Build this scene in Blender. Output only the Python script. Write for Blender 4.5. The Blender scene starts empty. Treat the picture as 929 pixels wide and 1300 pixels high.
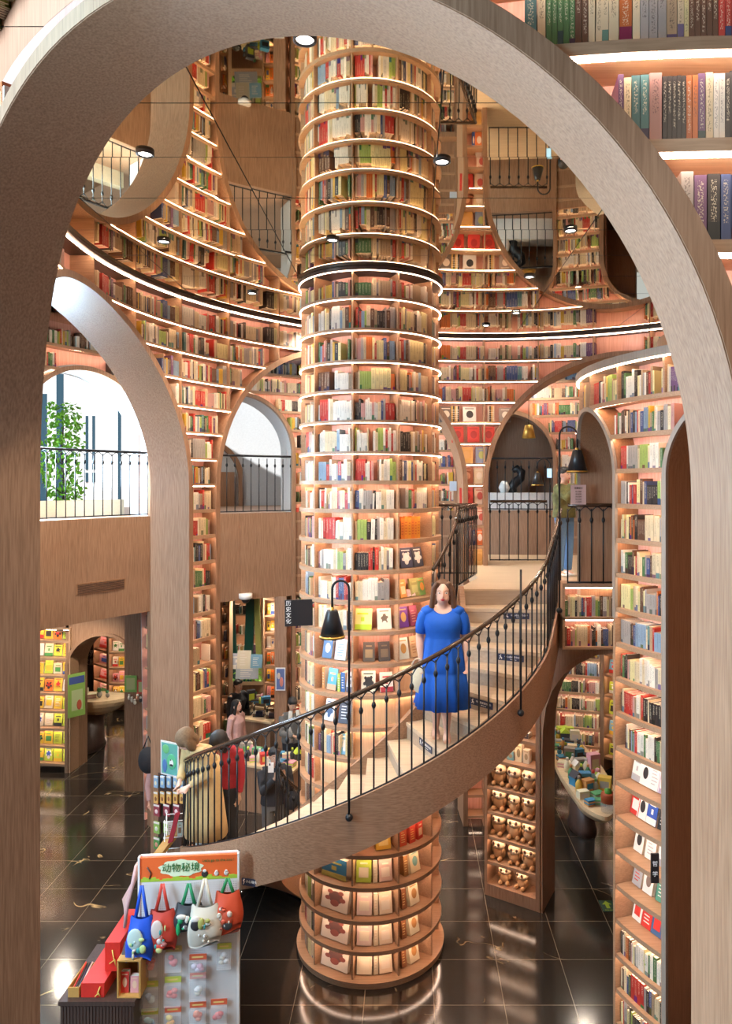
import bpy, math, random
from mathutils import Vector, Matrix
R = random.Random(7)
PI = math.pi
E = 5.6            # eye height above the lower floor
F = 929.0; CX = 520.0; HY = 615.0
sc = bpy.context.scene
col = sc.collection
rad = math.radians
sin, cos, sqrt = math.sin, math.cos, math.sqrt

def at(px, py, Y):
    """photo pixel -> world point at distance Y in front of the camera"""
    return ((px-CX)/F*Y, Y, E+(HY-py)/F*Y)

# ---------------------------------------------------------------- materials
def newmat(name):
    m = bpy.data.materials.new(name); m.use_nodes = True
    nt = m.node_tree; b = nt.nodes['Principled BSDF']
    return m, nt, b
def plain(name, c, rough=.5, metal=0, emit=None, es=0, noise=.06, scale=30, spec=.5, trans=0):
    m, nt, b = newmat(name)
    b.inputs['Roughness'].default_value = rough; b.inputs['Metallic'].default_value = metal
    b.inputs['Specular IOR Level'].default_value = spec
    if trans: b.inputs['Transmission Weight'].default_value = trans; b.inputs['IOR'].default_value = 1.06
    if emit:
        b.inputs['Emission Color'].default_value = (*emit, 1); b.inputs['Emission Strength'].default_value = es
    if noise:
        tc = nt.nodes.new('ShaderNodeTexCoord'); n = nt.nodes.new('ShaderNodeTexNoise'); n.inputs['Scale'].default_value = scale
        mx = nt.nodes.new('ShaderNodeMix'); mx.data_type = 'RGBA'
        mx.inputs[6].default_value = (*[max(0, v*(1-noise*2)) for v in c], 1); mx.inputs[7].default_value = (*[min(1, v*(1+noise*2)) for v in c], 1)
        nt.links.new(tc.outputs['Object'], n.inputs['Vector']); nt.links.new(n.outputs['Fac'], mx.inputs[0])
        nt.links.new(mx.outputs[2], b.inputs['Base Color'])
    else: b.inputs['Base Color'].default_value = (*c, 1)
    return m
def wood(name, c1, c2, axis=2, rough=.45, fine=90):
    m, nt, b = newmat(name)
    tc = nt.nodes.new('ShaderNodeTexCoord'); mp = nt.nodes.new('ShaderNodeMapping')
    s = [fine, fine, fine]; s[axis] = fine/22.0
    mp.inputs['Scale'].default_value = s
    n = nt.nodes.new('ShaderNodeTexNoise'); n.inputs['Scale'].default_value = 1.0; n.inputs['Detail'].default_value = 3
    n2 = nt.nodes.new('ShaderNodeTexNoise'); n2.inputs['Scale'].default_value = .9
    mx = nt.nodes.new('ShaderNodeMix'); mx.data_type = 'RGBA'
    mx.inputs[6].default_value = (*c1, 1); mx.inputs[7].default_value = (*c2, 1)
    ad = nt.nodes.new('ShaderNodeMath'); ad.operation = 'MULTIPLY_ADD'; ad.inputs[1].default_value = .35
    cr = nt.nodes.new('ShaderNodeMapRange'); cr.inputs[1].default_value = .35; cr.inputs[2].default_value = .85
    L = nt.links.new
    L(tc.outputs['Object'], mp.inputs['Vector']); L(mp.outputs[0], n.inputs['Vector']); L(tc.outputs['Object'], n2.inputs['Vector'])
    L(n2.outputs['Fac'], ad.inputs[0]); L(n.outputs['Fac'], ad.inputs[2]); L(ad.outputs[0], cr.inputs[0]); L(cr.outputs[0], mx.inputs[0])
    L(mx.outputs[2], b.inputs['Base Color']); b.inputs['Roughness'].default_value = rough
    return m
M = {}
M['wood'] = wood('oak_veneer', (.20, .10, .052), (.37, .215, .128))
M['wood_h'] = wood('oak_veneer_across', (.20, .10, .052), (.37, .215, .128), axis=0)
M['shelf'] = wood('shelf_oak', (.33, .19, .105), (.48, .30, .18), axis=0)
M['back'] = wood('pink_oak_back', (.58, .28, .22), (.76, .43, .35), fine=60)
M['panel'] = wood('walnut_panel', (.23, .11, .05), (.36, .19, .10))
M['tread'] = wood('pale_tread_oak', (.50, .37, .24), (.66, .52, .36), axis=0, rough=.3, fine=40)
M['riser'] = wood('riser_oak', (.36, .27, .19), (.46, .36, .26), axis=0, rough=.4, fine=40)
M['lightwood'] = wood('pale_maple', (.62, .44, .24), (.74, .56, .34), axis=0, fine=30)
M['darkwood'] = wood('dark_wenge', (.035, .018, .014), (.07, .04, .03), fine=60)
M['iron'] = plain('black_iron', (.012, .013, .016), .38, .3, noise=0)
M['railtop'] = plain('polished_dark_handrail', (.06, .035, .022), .12, .2, noise=0, spec=.8)
M['led'] = plain('led_strip', (1, .9, .8), .5, emit=(1, .70, .50), es=19, noise=0)
M['ledcol'] = plain('led_strip_column', (1, .9, .8), .5, emit=(1, .72, .54), es=12, noise=0)
M['ledcool'] = plain('led_strip_neutral', (1, .95, .9), .5, emit=(1, .80, .68), es=24, noise=0)
M['lamp'] = plain('downlight_lens', (1, 1, 1), .5, emit=(1, .93, .85), es=14, noise=0)
M['white'] = plain('white_paint', (.78, .77, .74), .5)
M['greywall'] = plain('grey_plaster', (.55, .56, .56), .7)
M['brass'] = plain('brass_band', (.75, .5, .12), .3, .8, noise=0)
M['black'] = plain('black_plastic', (.015, .015, .017), .4, noise=0)
M['glass'] = plain('clear_acrylic', (.9, .95, .95), .05, noise=0, trans=1)
M['red'] = plain('red_card', (.62, .03, .02), .4)
M['cream'] = plain('cream_paper', (.82, .74, .58), .6)
M['gold'] = plain('gold_cord', (.8, .55, .12), .5)

def attr_mat(name, rough=.45, spine=False):
    m, nt, b = newmat(name); L = nt.links.new
    a = nt.nodes.new('ShaderNodeAttribute'); a.attribute_name = 'Col'
    b.inputs['Roughness'].default_value = rough
    if not spine:
        L(a.outputs['Color'], b.inputs['Base Color']); return m
    uv = nt.nodes.new('ShaderNodeUVMap'); uv.uv_map = 'UVMap'
    sp = nt.nodes.new('ShaderNodeSeparateXYZ'); L(uv.outputs[0], sp.inputs[0])
    def math_(op, x, y=None, z=None):
        n = nt.nodes.new('ShaderNodeMath'); n.operation = op
        for i, v in enumerate((x, y, z)):
            if v is None: continue
            if isinstance(v, (int, float)): n.inputs[i].default_value = v
            else: L(v, n.inputs[i])
        return n.outputs[0]
    u, v = sp.outputs[0], sp.outputs[1]
    fr = math_('FRACT', u); seed = math_('FLOOR', u)          # u carries the book's own seed in its whole part
    wn = nt.nodes.new('ShaderNodeTexWhiteNoise'); wn.noise_dimensions = '1D'; L(seed, wn.inputs['W'])
    ws = nt.nodes.new('ShaderNodeSeparateColor'); L(wn.outputs['Color'], ws.inputs[0])
    # printed title down the spine
    cmb = nt.nodes.new('ShaderNodeCombineXYZ'); L(math_('MULTIPLY', u, 7.0), cmb.inputs[0]); L(math_('MULTIPLY', v, 34.0), cmb.inputs[1])
    nz = nt.nodes.new('ShaderNodeTexNoise'); nz.inputs['Scale'].default_value = 1.0; L(cmb.outputs[0], nz.inputs['Vector'])
    t = math_('GREATER_THAN', nz.outputs['Fac'], .54)
    t = math_('MULTIPLY', t, math_('LESS_THAN', math_('ABSOLUTE', math_('SUBTRACT', fr, .5)), .24))
    t = math_('MULTIPLY', t, math_('GREATER_THAN', v, math_('MULTIPLY_ADD', ws.outputs[0], .4, .15)))
    t = math_('MULTIPLY', t, math_('LESS_THAN', v, .92))
    lum = nt.nodes.new('ShaderNodeRGBToBW'); L(a.outputs['Color'], lum.inputs[0])
    dark = math_('GREATER_THAN', lum.outputs[0], .22)
    ink = nt.nodes.new('ShaderNodeMix'); ink.data_type = 'RGBA'; ink.inputs[6].default_value = (.75, .68, .5, 1); ink.inputs[7].default_value = (.06, .04, .04, 1); L(dark, ink.inputs[0])
    m1 = nt.nodes.new('ShaderNodeMix'); m1.data_type = 'RGBA'; L(math_('MULTIPLY', t, .6), m1.inputs[0]); L(a.outputs['Color'], m1.inputs[6]); L(ink.outputs[2], m1.inputs[7])
    # a publisher's band at the foot of some spines
    bd = math_('MULTIPLY', math_('LESS_THAN', v, math_('MULTIPLY_ADD', ws.outputs[1], .3, .02)), math_('MULTIPLY', math_('GREATER_THAN', ws.outputs[2], .6), math_('GREATER_THAN', v, .0001)))
    hs = nt.nodes.new('ShaderNodeHueSaturation'); hs.inputs['Value'].default_value = .35; L(ws.outputs[0], hs.inputs['Hue']); L(a.outputs['Color'], hs.inputs['Color'])
    m2 = nt.nodes.new('ShaderNodeMix'); m2.data_type = 'RGBA'; L(bd, m2.inputs[0]); L(m1.outputs[2], m2.inputs[6]); L(hs.outputs[0], m2.inputs[7])
    L(m2.outputs[2], b.inputs['Base Color'])
    return m
M['book'] = attr_mat('printed_book_cover', .42, True)
M['col'] = attr_mat('printed_colours', .5)

# ---------------------------------------------------------------- mesh builder
class MB:
    def __init__(s): s.v = []; s.f = []; s.m = []; s.c = []; s.uv = []; s.sm = []
    def face(s, pts, m=0, c=(.5, .5, .5), uv=None, smooth=False):
        n = len(s.v); s.v += [tuple(p) for p in pts]; s.f.append(tuple(range(n, n+len(pts)))); s.m.append(m); s.c.append(c); s.uv.append(uv); s.sm.append(smooth)
    def mesh(s, verts, faces, m=0, c=(.5, .5, .5), smooth=False):
        n = len(s.v); s.v += [tuple(p) for p in verts]
        for f in faces: s.f.append(tuple(i+n for i in f)); s.m.append(m); s.c.append(c); s.uv.append(None); s.sm.append(smooth)
        return s
    def obox(s, o, ax, ay, az, m=0, c=(.5, .5, .5)):
        """box from corner o along three edge vectors"""
        o, ax, ay, az = map(Vector, (o, ax, ay, az))
        p = [o, o+ax, o+ax+ay, o+ay]; q = [a+az for a in p]
        return s.mesh(p+q, [(3, 2, 1, 0), (4, 5, 6, 7), (0, 1, 5, 4), (1, 2, 6, 5), (2, 3, 7, 6), (3, 0, 4, 7)], m, c)
    def box(s, x0, x1, y0, y1, z0, z1, m=0, c=(.5, .5, .5)):
        return s.obox((x0, y0, z0), (x1-x0, 0, 0), (0, y1-y0, 0), (0, 0, z1-z0), m, c)
    def tube(s, pts, r, n=8, m=0, c=(.5, .5, .5), cap=True, closed=False):
        pts = [Vector(p) for p in pts]; rr = r if isinstance(r, (list, tuple)) else [r]*len(pts)
        base = len(s.v); k = len(pts); up = None
        for i, p in enumerate(pts):
            d = (pts[min(i+1, k-1)]-pts[max(i-1, 0)])
            if closed: d = pts[(i+1) % k]-pts[i-1]
            d = d.normalized() if d.length > 1e-9 else Vector((0, 0, 1))
            if up is None:
                up = Vector((1, 0, 0)) if abs(d.x) < .8 else Vector((0, 1, 0))
            u = (up-d*up.dot(d)).normalized(); w = d.cross(u); up = u
            ri = rr[i]
            ra, rb = ri if isinstance(ri, (tuple, list)) else (ri, ri)
            for j in range(n):
                a = 2*PI*j/n; s.v.append(tuple(p+u*cos(a)*ra+w*sin(a)*rb))
        kk = k if closed else k-1
        for i in range(kk):
            i2 = (i+1) % k
            for j in range(n):
                s.f.append((base+i*n+j, base+i*n+(j+1) % n, base+i2*n+(j+1) % n, base+i2*n+j)); s.m.append(m); s.c.append(c); s.uv.append(None); s.sm.append(True)
        if cap and not closed:
            for fc in (tuple(base+j for j in reversed(range(n))), tuple(base+(k-1)*n+j for j in range(n))):
                s.f.append(fc); s.m.append(m); s.c.append(c); s.uv.append(None); s.sm.append(False)
        return s
    def lathe(s, prof, cx=0, cy=0, n=24, m=0, c=(.5, .5, .5), a0=0, a1=2*PI, sx=1, sy=1, smooth=True):
        full = abs(a1-a0-2*PI) < 1e-6; base = len(s.v); nn = n if full else n+1
        for j in range(nn):
            a = a0+(a1-a0)*j/n
            for (r, z) in prof: s.v.append((cx+r*sin(a)*sx, cy-r*cos(a)*sy, z))
        P = len(prof)
        for j in range(n):
            j2 = (j+1) % nn
            for i in range(P-1):
                if prof[i][0] < 1e-9 and prof[i+1][0] < 1e-9: continue
                s.f.append((base+j*P+i, base+j2*P+i, base+j2*P+i+1, base+j*P+i+1)); s.m.append(m); s.c.append(c); s.uv.append(None); s.sm.append(smooth)
        return s
    def ell(s, c0, r, n=12, k=8, m=0, c=(.5, .5, .5), rot=None):
        rx, ry, rz = r if isinstance(r, (tuple, list)) else (r, r, r); vs = []; fs = []
        Mx = rot if rot else Matrix.Identity(3); c0 = Vector(c0)
        for i in range(1, k):
            t = PI*i/k
            for j in range(n):
                a = 2*PI*j/n; vs.append(c0+Mx @ Vector((rx*sin(t)*cos(a), ry*sin(t)*sin(a), rz*cos(t))))
        vs.append(c0+Mx @ Vector((0, 0, rz))); vs.append(c0-Mx @ Vector((0, 0, rz)))
        T = (k-1)*n; 
        for i in range(k-2):
            for j in range(n): fs.append((i*n+j, (i+1)*n+j, (i+1)*n+(j+1) % n, i*n+(j+1) % n))
        for j in range(n): fs.append((T, j, (j+1) % n)); fs.append((T+1, (k-2)*n+(j+1) % n, (k-2)*n+j))
        return s.mesh(vs, fs, m, c, True)
    def arcslab(s, c0, r0, r1, a0, a1, z0, z1, n=None, m=0, c=(.5, .5, .5)):
        """solid piece of ring, angles measured from +X"""
        n = n or max(2, int(abs(a1-a0)/rad(3))+1); base = len(s.v)
        for i in range(n+1):
            a = a0+(a1-a0)*i/n; ca, sa = cos(a), sin(a)
            for (r, z) in ((r0, z0), (r1, z0), (r1, z1), (r0, z1)): s.v.append((c0[0]+r*ca, c0[1]+r*sa, z))
        fl = [(base+3, base+2, base+1, base), (base+4*n, base+4*n+1, base+4*n+2, base+4*n+3)]
        for i in range(n):
            b = base+4*i
            for j in range(4): fl.append((b+j, b+(j+1) % 4, b+4+(j+1) % 4, b+4+j))
        for f in fl: s.f.append(f); s.m.append(m); s.c.append(c); s.uv.append(None); s.sm.append(False)
        return s
    def arcprof(s, c0, prof, a0, a1, n=None, m=0):
        n = n or max(2, int(abs(a1-a0)/rad(3))+1); base = len(s.v); P = len(prof)
        for i in range(n+1):
            a = a0+(a1-a0)*i/n
            for (r, z) in prof: s.v.append((c0[0]+r*cos(a), c0[1]+r*sin(a), z))
        fl = [tuple(base+j for j in reversed(range(P))), tuple(base+P*n+j for j in range(P))]
        for i in range(n):
            b = base+P*i
            for j in range(P): fl.append((b+j, b+(j+1) % P, b+P+(j+1) % P, b+P+j))
        for f in fl: s.f.append(f); s.m.append(m); s.c.append((.5, .5, .5)); s.uv.append(None); s.sm.append(False)
        return s
    def build(s, name, mats, parent=None, loc=None, attr=False):
        me = bpy.data.meshes.new(name); me.from_pydata(s.v, [], s.f)
        if not isinstance(mats, (list, tuple)): mats = [mats]
        for x in mats: me.materials.append(M[x] if isinstance(x, str) else x)
        if len(mats) > 1: me.polygons.foreach_set('material_index', s.m)
        me.polygons.foreach_set('use_smooth', s.sm)
        need = attr or any(x in ('book', 'col', 'plush') for x in mats if isinstance(x, str))
        if need:
            ca = me.color_attributes.new('Col', 'FLOAT_COLOR', 'CORNER'); buf = []
            for f, c in zip(s.f, s.c): buf += list((c[0], c[1], c[2], 1.0))*len(f)
            ca.data.foreach_set('color', buf)
            ul = me.uv_layers.new(name='UVMap'); ub = []
            for f, uv in zip(s.f, s.uv):
                if uv: 
                    for q in uv: ub += [q[0], q[1]]
                else: ub += [0.0, 0.0]*len(f)
            ul.data.foreach_set('uv', ub)
        me.update()
        if getattr(s, 'soft', False):
            me.polygons.foreach_set('use_smooth', [True]*len(s.f)); me.set_sharp_from_angle(angle=rad(35))
        o = bpy.data.objects.new(name, me); col.objects.link(o)
        if loc is not None: o.location = loc
        if parent is not None: o.parent = parent
        return o

def tag(o, label=None, cat=None, group=None, kind=None):
    if label: o['label'] = label
    if cat: o['category'] = cat
    if group: o['group'] = group
    if kind: o['kind'] = kind
    return o
def thing(name, label, cat, group=None, loc=(0, 0, 0), rz=0, kind=None):
    o = bpy.data.objects.new(name, None); col.objects.link(o); o.location = loc; o.rotation_euler = (0, 0, rz); o.empty_display_size = .1
    return tag(o, label, cat, group, kind)
def struct(o): o['kind'] = 'structure'; return o
def copy_tree(o, parent=None):
    c = o.copy(); col.objects.link(c)
    if parent: c.parent = parent
    for ch in o.children: copy_tree(ch, c)
    return c

# ---------------------------------------------------------------- books
PAL = [((.74, .69, .58), 'white', 16), ((.66, .54, .34), 'cream', 18), ((.68, .60, .30), 'pale yellow', 7), ((.46, .035, .025), 'red', 8),
       ((.58, .15, .03), 'orange', 3), ((.07, .17, .06), 'green', 5), ((.32, .42, .10), 'lime green', 4), ((.05, .08, .20), 'blue', 4),
       ((.24, .34, .44), 'light blue', 3), ((.03, .022, .02), 'black', 9), ((.12, .055, .03), 'brown', 9), ((.58, .36, .04), 'yellow', 4),
       ((.34, .31, .28), 'grey', 6), ((.52, .28, .24), 'pink', 4), ((.14, .06, .14), 'purple', 1), ((.08, .2, .2), 'teal', 2), ((.42, .30, .18), 'tan', 8)]
PALC = [p for p in PAL for _ in range(p[2])]
COOL = [p for p in PALC if p[1] in ('white', 'cream', 'light blue', 'grey', 'blue', 'lime green', 'red', 'pink', 'black')] + [PAL[0]]*30
def book_geo(mb, p, tx, ny, w, h, d, colr, seed, lean=0.0):
    """one upright book: p = spine's left foot, tx = unit vector along the shelf, ny = unit vector out of the shelf towards the reader"""
    p = Vector(p); tx = Vector((tx[0], tx[1], 0)); ny = Vector((ny[0], ny[1], 0)); up = Vector((0, 0, 1)) + tx*lean
    a = p; b = p+tx*w; c = b+up*h; e = p+up*h; back = -ny*d
    s = seed*1.0
    mb.face((a, b, c, e), 0, colr, ((s+.001, .001), (s+.999, .001), (s+.999, 1), (s+.001, 1)))
    mb.face((b, b+back, c+back, c), 0, colr); mb.face((a+back, a, e, e+back), 0, colr)
    mb.face((e+up*-.004, c+up*-.004, c+back+up*-.004, e+back+up*-.004), 0, (.74, .68, .56))
    mb.face((b+back, a+back, e+back, c+back), 0, (.74, .68, .56)); mb.face((a, a+back, b+back, b), 0, colr)
STUFF = MB()                       # the books beyond the 300 nearest
NSEED = [0]
def run_books(path, s0, s1, z, hmax, pal=None, single=None, gapp=.04, dmax=.2, full=1.0, hmin=.62):
    """fill the stretch s0..s1 of a curved shelf with books; path(s) -> x, y, tangent, outward normal"""
    s = s0; i = 0; pal = pal or PALC
    series = None
    while s < s1-.02:
        if series and series[0] > 0:
            w, hf, cc, nm = series[1:]; series[0] -= 1
        else:
            w = R.choice((.016, .02, .023, .026, .03, .036, .045)); hf = R.uniform(hmin, .86)
            cc, nm, _ = R.choice(pal); series = None
            if R.random() < .22: series = [R.randint(1, 4), w, hf, cc, nm]
            k = R.uniform(.8, 1.15); cc = tuple(min(.85, v*k) for v in cc)
        if s+w > s1: break
        if R.random() < gapp: s += R.uniform(.02, .09); series = None; continue
        if (s-s0)/(s1-s0) > full: break
        x, y, t, n = path(s+w/2); h = hmax*hf*R.uniform(.985, 1.0); d = R.uniform(.13, dmax)
        NSEED[0] += 1
        px, py = x-t[0]*w/2, y-t[1]*w/2
        lean = 0 if R.random() > .05 else R.uniform(-.04, .04)
        if single:
            mb = MB(); book_geo(mb, (0, 0, 0), t, n, w*.93, h, d, cc, NSEED[0] % 4000, lean)
            o = mb.build('book', 'book', loc=(px, py, z)); single(o, nm, w, h, i, (s+w/2-s0)/(s1-s0))
        else: book_geo(STUFF, (px, py, z), t, n, w*.93, h, d, cc, NSEED[0] % 4000, lean)
        s += w; i += 1
def text_mesh(name, body, size, mat, parent=None, loc=(0, 0, 0), rot=(0, 0, 0), depth=.002, align='CENTER', label=None):
    cu = bpy.data.curves.new(name, 'FONT'); cu.body = body; cu.size = size; cu.align_x = align; cu.align_y = 'CENTER'; cu.extrude = depth; cu.resolution_u = 3
    tmp = bpy.data.objects.new(name, cu); col.objects.link(tmp)
    bpy.context.view_layer.update()
    dg = bpy.context.evaluated_depsgraph_get(); me = bpy.data.meshes.new_from_object(tmp.evaluated_get(dg)); me.name = name
    bpy.data.objects.remove(tmp); bpy.data.curves.remove(cu)
    me.materials.clear(); me.materials.append(M[mat] if isinstance(mat, str) else mat)
    o = bpy.data.objects.new(name, me); col.objects.link(o); o.location = loc; o.rotation_euler = rot
    if parent: o.parent = parent
    if label: o['label'] = label
    return o
M['cream_w'] = plain('cream_parapet', (.62, .56, .42), .7)
M['facade'] = plain('white_render_facade', (.85, .86, .86), .8)
M['outglass'] = plain('dark_window_glass', (.03, .07, .1), .15, noise=0)
M['leaf'] = plain('bright_leaf', (.22, .55, .04), .5, noise=.2, scale=8)
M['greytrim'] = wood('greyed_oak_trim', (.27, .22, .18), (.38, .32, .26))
M['slate'] = plain('slate_wall', (.12, .12, .125), .6)
M['darkgreen'] = plain('dark_green_lacquer', (.005, .06, .045), .4, noise=0)
M['olive'] = plain('olive_lacquer', (.34, .36, .1), .4, noise=0)
M['pinkpaper'] = plain('pink_paper', (.62, .42, .38), .7, noise=0)
M['navy'] = plain('navy_plate', (.02, .03, .07), .4, noise=0)
M['lbluecard'] = plain('light_blue_plastic', (.3, .5, .65), .4, noise=0)
M['screen'] = plain('phone_screen', (.1, .2, .3), .2, emit=(.4, .7, 1), es=1, noise=0)
M['orange'] = plain('orange_card', (.78, .14, .03), .5, noise=0)
M['pegwhite'] = plain('white_pegboard', (.72, .70, .68), .5, noise=0)
M['lime'] = plain('lime_green_print', (.38, .55, .05), .5, noise=0)
M['palegreen'] = plain('pale_green_print', (.70, .80, .55), .5, noise=0)
M['greenink'] = plain('dark_green_ink', (.02, .16, .04), .5, noise=0)
M['wicker'] = plain('pale_wicker', (.5, .27, .07), .6)
M['plasticbag'] = plain('clear_plastic_bag', (.85, .85, .85), .15, noise=0)
M['plasticbag'].node_tree.nodes['Principled BSDF'].inputs['Alpha'].default_value = .22
# ================================================================ the round room
RC = (1.23, 7.48); RR = 4.51; TH = .66; TH0 = .50; REC = .27
ZC = E+2.43                       # mirrored ceiling
A_ARCH = 2.08; ZS = E-.06; TR = .075
CEN = [241.7, 180.9, 120.9, 62.9, 2.6, 302.0]      # arch centres, degrees
def pol(c, r, a): return (c[0]+r*cos(a), c[1]+r*sin(a))
A_FRONT = 2.14
def half_at(z, off=TR, a=A_ARCH, zs=None):
    """half width of the arch opening (arc length) at height z, None above the crown"""
    zs = ZS if zs is None else zs
    ro = a+off
    if z <= zs: return ro
    if z < zs+ro: return sqrt(ro*ro-(z-zs)**2)
    return None
def intervals(z, zt=None, pad=0):
    """solid stretches of the ring wall at height z as (deg0, deg1)"""
    def hh(c):
        q = half_at(z, a=A_FRONT, zs=ZS) if c == CEN[0] else half_at(z)
        return None if q is None else math.degrees((q+pad)/RR)
    cs = [c for c in sorted(CEN) if hh(c) is not None]; out = []
    if not cs: return [(-180.0, 180.0)]
    for i, c in enumerate(cs):
        nxc = cs[(i+1) % len(cs)]; nx = nxc+(360 if i == len(cs)-1 else 0)
        if nx-hh(nxc) > c+hh(c)+.3: out.append((c+hh(c), nx-hh(nxc)))
    return out
def arch_contour(a, zs, zb, off=0, n=28):
    ro = a+off; pts = [(-ro, zb)]
    for i in range(n+1):
        t = PI-PI*i/n; pts.append((ro*cos(t), zs+ro*sin(t)))
    pts.append((ro, zb)); return pts
def arch_trim(name, c, rfac, cen, a, zs, zb, r0, r1, rrec, label=None, n=72, tr=TR):
    """arch lining: soffit from r0 to r1, visible band of width TR at the room face, returned at the recess"""
    inn = arch_contour(a, zs, zb, 0, n); out = arch_contour(a, zs, zb, tr, n); mb = MB(); N = len(inn)
    def P(sz, r): an = rad(cen)+sz[0]/rfac; return (c[0]+r*cos(an), c[1]+r*sin(an), sz[1])
    vs = []
    for i in range(N): vs += [P(inn[i], r0), P(inn[i], r1), P(out[i], r1), P(out[i], r0)]
    fs = [(0, 1, 2, 3), tuple(4*(N-1)+j for j in (3, 2, 1, 0))]
    for i in range(N-1):
        for j in range(4): fs.append((4*i+j, 4*i+(j+1) % 4, 4*i+4+(j+1) % 4, 4*i+4+j))
    mb.mesh(vs, fs, 0)
    mb.soft = True
    return mb
def ring_panel(mb, c, r, rfac, cens, a, zs, zb, zt, step=1.0, deg0=-180, deg1=180, off=TR, m=0):
    """wall skin at radius r with the arches cut out"""
    brk = set(); d = deg0
    while d < deg1: brk.add(round(d, 3)); d += step
    brk.add(deg1)
    for ce in cens:
        hd = math.degrees(((A_FRONT if ce == CEN[0] else a)+off)/rfac)
        for q in (ce-hd, ce+hd):
            for k in (-360, 0, 360):
                if deg0 < q+k < deg1: brk.add(round(q+k, 3))
    bl = sorted(brk)
    def low(d):
        z = zb
        for ce in cens:
            for k in (-360, 0, 360):
                s = rad(d-ce-k)*rfac
                aa, z_ = (A_FRONT, ZS) if ce == CEN[0] else (a, zs)
                if abs(s) < aa+off-1e-5: z = z_+sqrt(max(0, (aa+off)**2-s*s))
        return z
    for u, v in zip(bl, bl[1:]):
        if v-u < 1e-3: continue
        e = (v-u)*.001; z0, z1 = low(u+e), low(v-e)
        p0, p1 = pol(c, r, rad(u)), pol(c, r, rad(v))
        if min(z0, z1) < zt: mb.face(((*p0, z0), (*p1, z1), (*p1, zt), (*p0, zt)), m)
# wall body, recess backs inside and plain outer skin
wr = MB(); ring_panel(wr, RC, RR+REC, RR, CEN, A_ARCH, ZS, 0, ZC, 2.0)
struct(wr.build('wall_back', 'back'))
wo = MB(); ring_panel(wo, RC, RR+TH-.02, RR, [c for c in CEN], A_ARCH, ZS, 0, ZC, 2.0, 205-360, 200+360-360) if False else ring_panel(wo, RC, RR+TH-.02, RR, [c for c in CEN], A_ARCH, ZS, 0, ZC, 2.0, -57, 210)
struct(wo.build('wall_outer', 'wood'))
for i, ce in enumerate(CEN):
    r1 = RR+TH if i else RR+TH0
    mb = arch_trim('trim', RC, RR, ce, A_ARCH if i else A_FRONT, ZS, 0, RR, r1, RR+REC, tr=TR if i else .05)
    struct(mb.build('trim_%d' % (i+1), 'wood'))
# joints of the panels on the foreground arch and next one
def path_ring(c, r, a0, sgn=1, inward=True):
    """s measured along radius r starting at angle a0 (radians)"""
    def f(s):
        a = a0+sgn*s/r; n = (-cos(a), -sin(a)) if inward else (cos(a), sin(a)); t = (-sin(a)*sgn, cos(a)*sgn)
        return c[0]+r*cos(a), c[1]+r*sin(a), t, n
    return f
# ring shelves: boards at E+2.05-.34k
BT = .03
bays = {}
ring = thing('ring_bookcase', 'tall curved oak bookcase lining the round hall above and between its arches', 'bookcase')
led_mb = MB()
ZB = [2.05-.34*k for k in range(0, 23)]
view_lo, view_hi = 28, 214          # degrees the photograph can see
def seen(d0, d1):
    m = (d0+d1)/2
    return d1-d0 > 20 or 20 < m < 215 or m < -145
for k, h in enumerate(ZB):
    z = E+h
    if z < .1: break
    for (d0, d1) in intervals(z-.01):
        if not seen(d0, d1): continue
        lp = 0 if k < 7 else .014
        mb = MB(); mb.arcprof(RC, [(RR+REC, z-.03), (RR+.028, z-.03), (RR+.028, z-.03-lp), (RR+.01, z-.03-lp), (RR+.01, z), (RR+REC, z)] if lp else [(RR+REC, z-.03), (RR+.01, z-.03), (RR+.01, z), (RR+REC, z)], rad(d0), rad(d1)); mb.build('shelf', 'shelf', ring)
        mb = MB(); mb.arcslab(RC, RR+(.030 if lp else .014), RR+(.046 if lp else .026), rad(d0+.25), rad(d1-.25), z-(.041 if lp else .038), z-.031, n=max(1, int((d1-d0)/6))); mb.build('led_strip', 'led', ring)
# top: cornice board and its light
mb = MB(); mb.arcslab(RC, RR-.02, RR+REC, -PI, PI, ZC-.04, ZC-.002, n=120); mb.build('cornice', 'darkwood', ring)
led_mb.arcslab(RC, RR+.02, RR+.036, -PI, PI, ZC-.054, ZC-.041, n=72)
led_mb.build('led_strip', 'led', ring)
for d in list(range(24, 212, 11)):        # thin uprights from the arches up to the cornice
    zl = ZB[-1]+E
    lo = 0
    for ce in CEN:
        s_ = abs(rad(d-ce))*RR
        if s_ < A_ARCH+TR: lo = ZS+sqrt((A_ARCH+TR)**2-s_*s_)
    if lo == 0: continue
    mb = MB(); mb.arcslab(RC, RR+.014, RR+REC, rad(d-.1), rad(d+.12), lo, ZC-.04, n=1); mb.build('divider', 'shelf', ring)
# books on the ring; the pier behind the column shows face-out books instead
for k, h in enumerate(ZB):
    z = E+h
    if z < .1: break
    for (d0, d1) in intervals(z+.02, pad=.03):
        segs = [(max(d0+q, view_lo), min(d1+q, view_hi)) for q in (-360, 0, 360) if min(d1+q, view_hi) > max(d0+q, view_lo)]
        for (b0, b1) in segs:
            mid = (b0+b1)/2
            if 88 < mid < 96 and k >= 3 and b1-b0 < 22: continue
            if 145 < mid < 156 and k >= 17 and b1-b0 < 12: continue
            if b1-b0 < .8: continue
            pf = path_ring(RC, RR+.05, rad(b1), -1)
            L = rad(b1-b0)*(RR+.05)
            run_books(pf, .01, L-.01, z, .30 if k else .29, gapp=.035)
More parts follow.
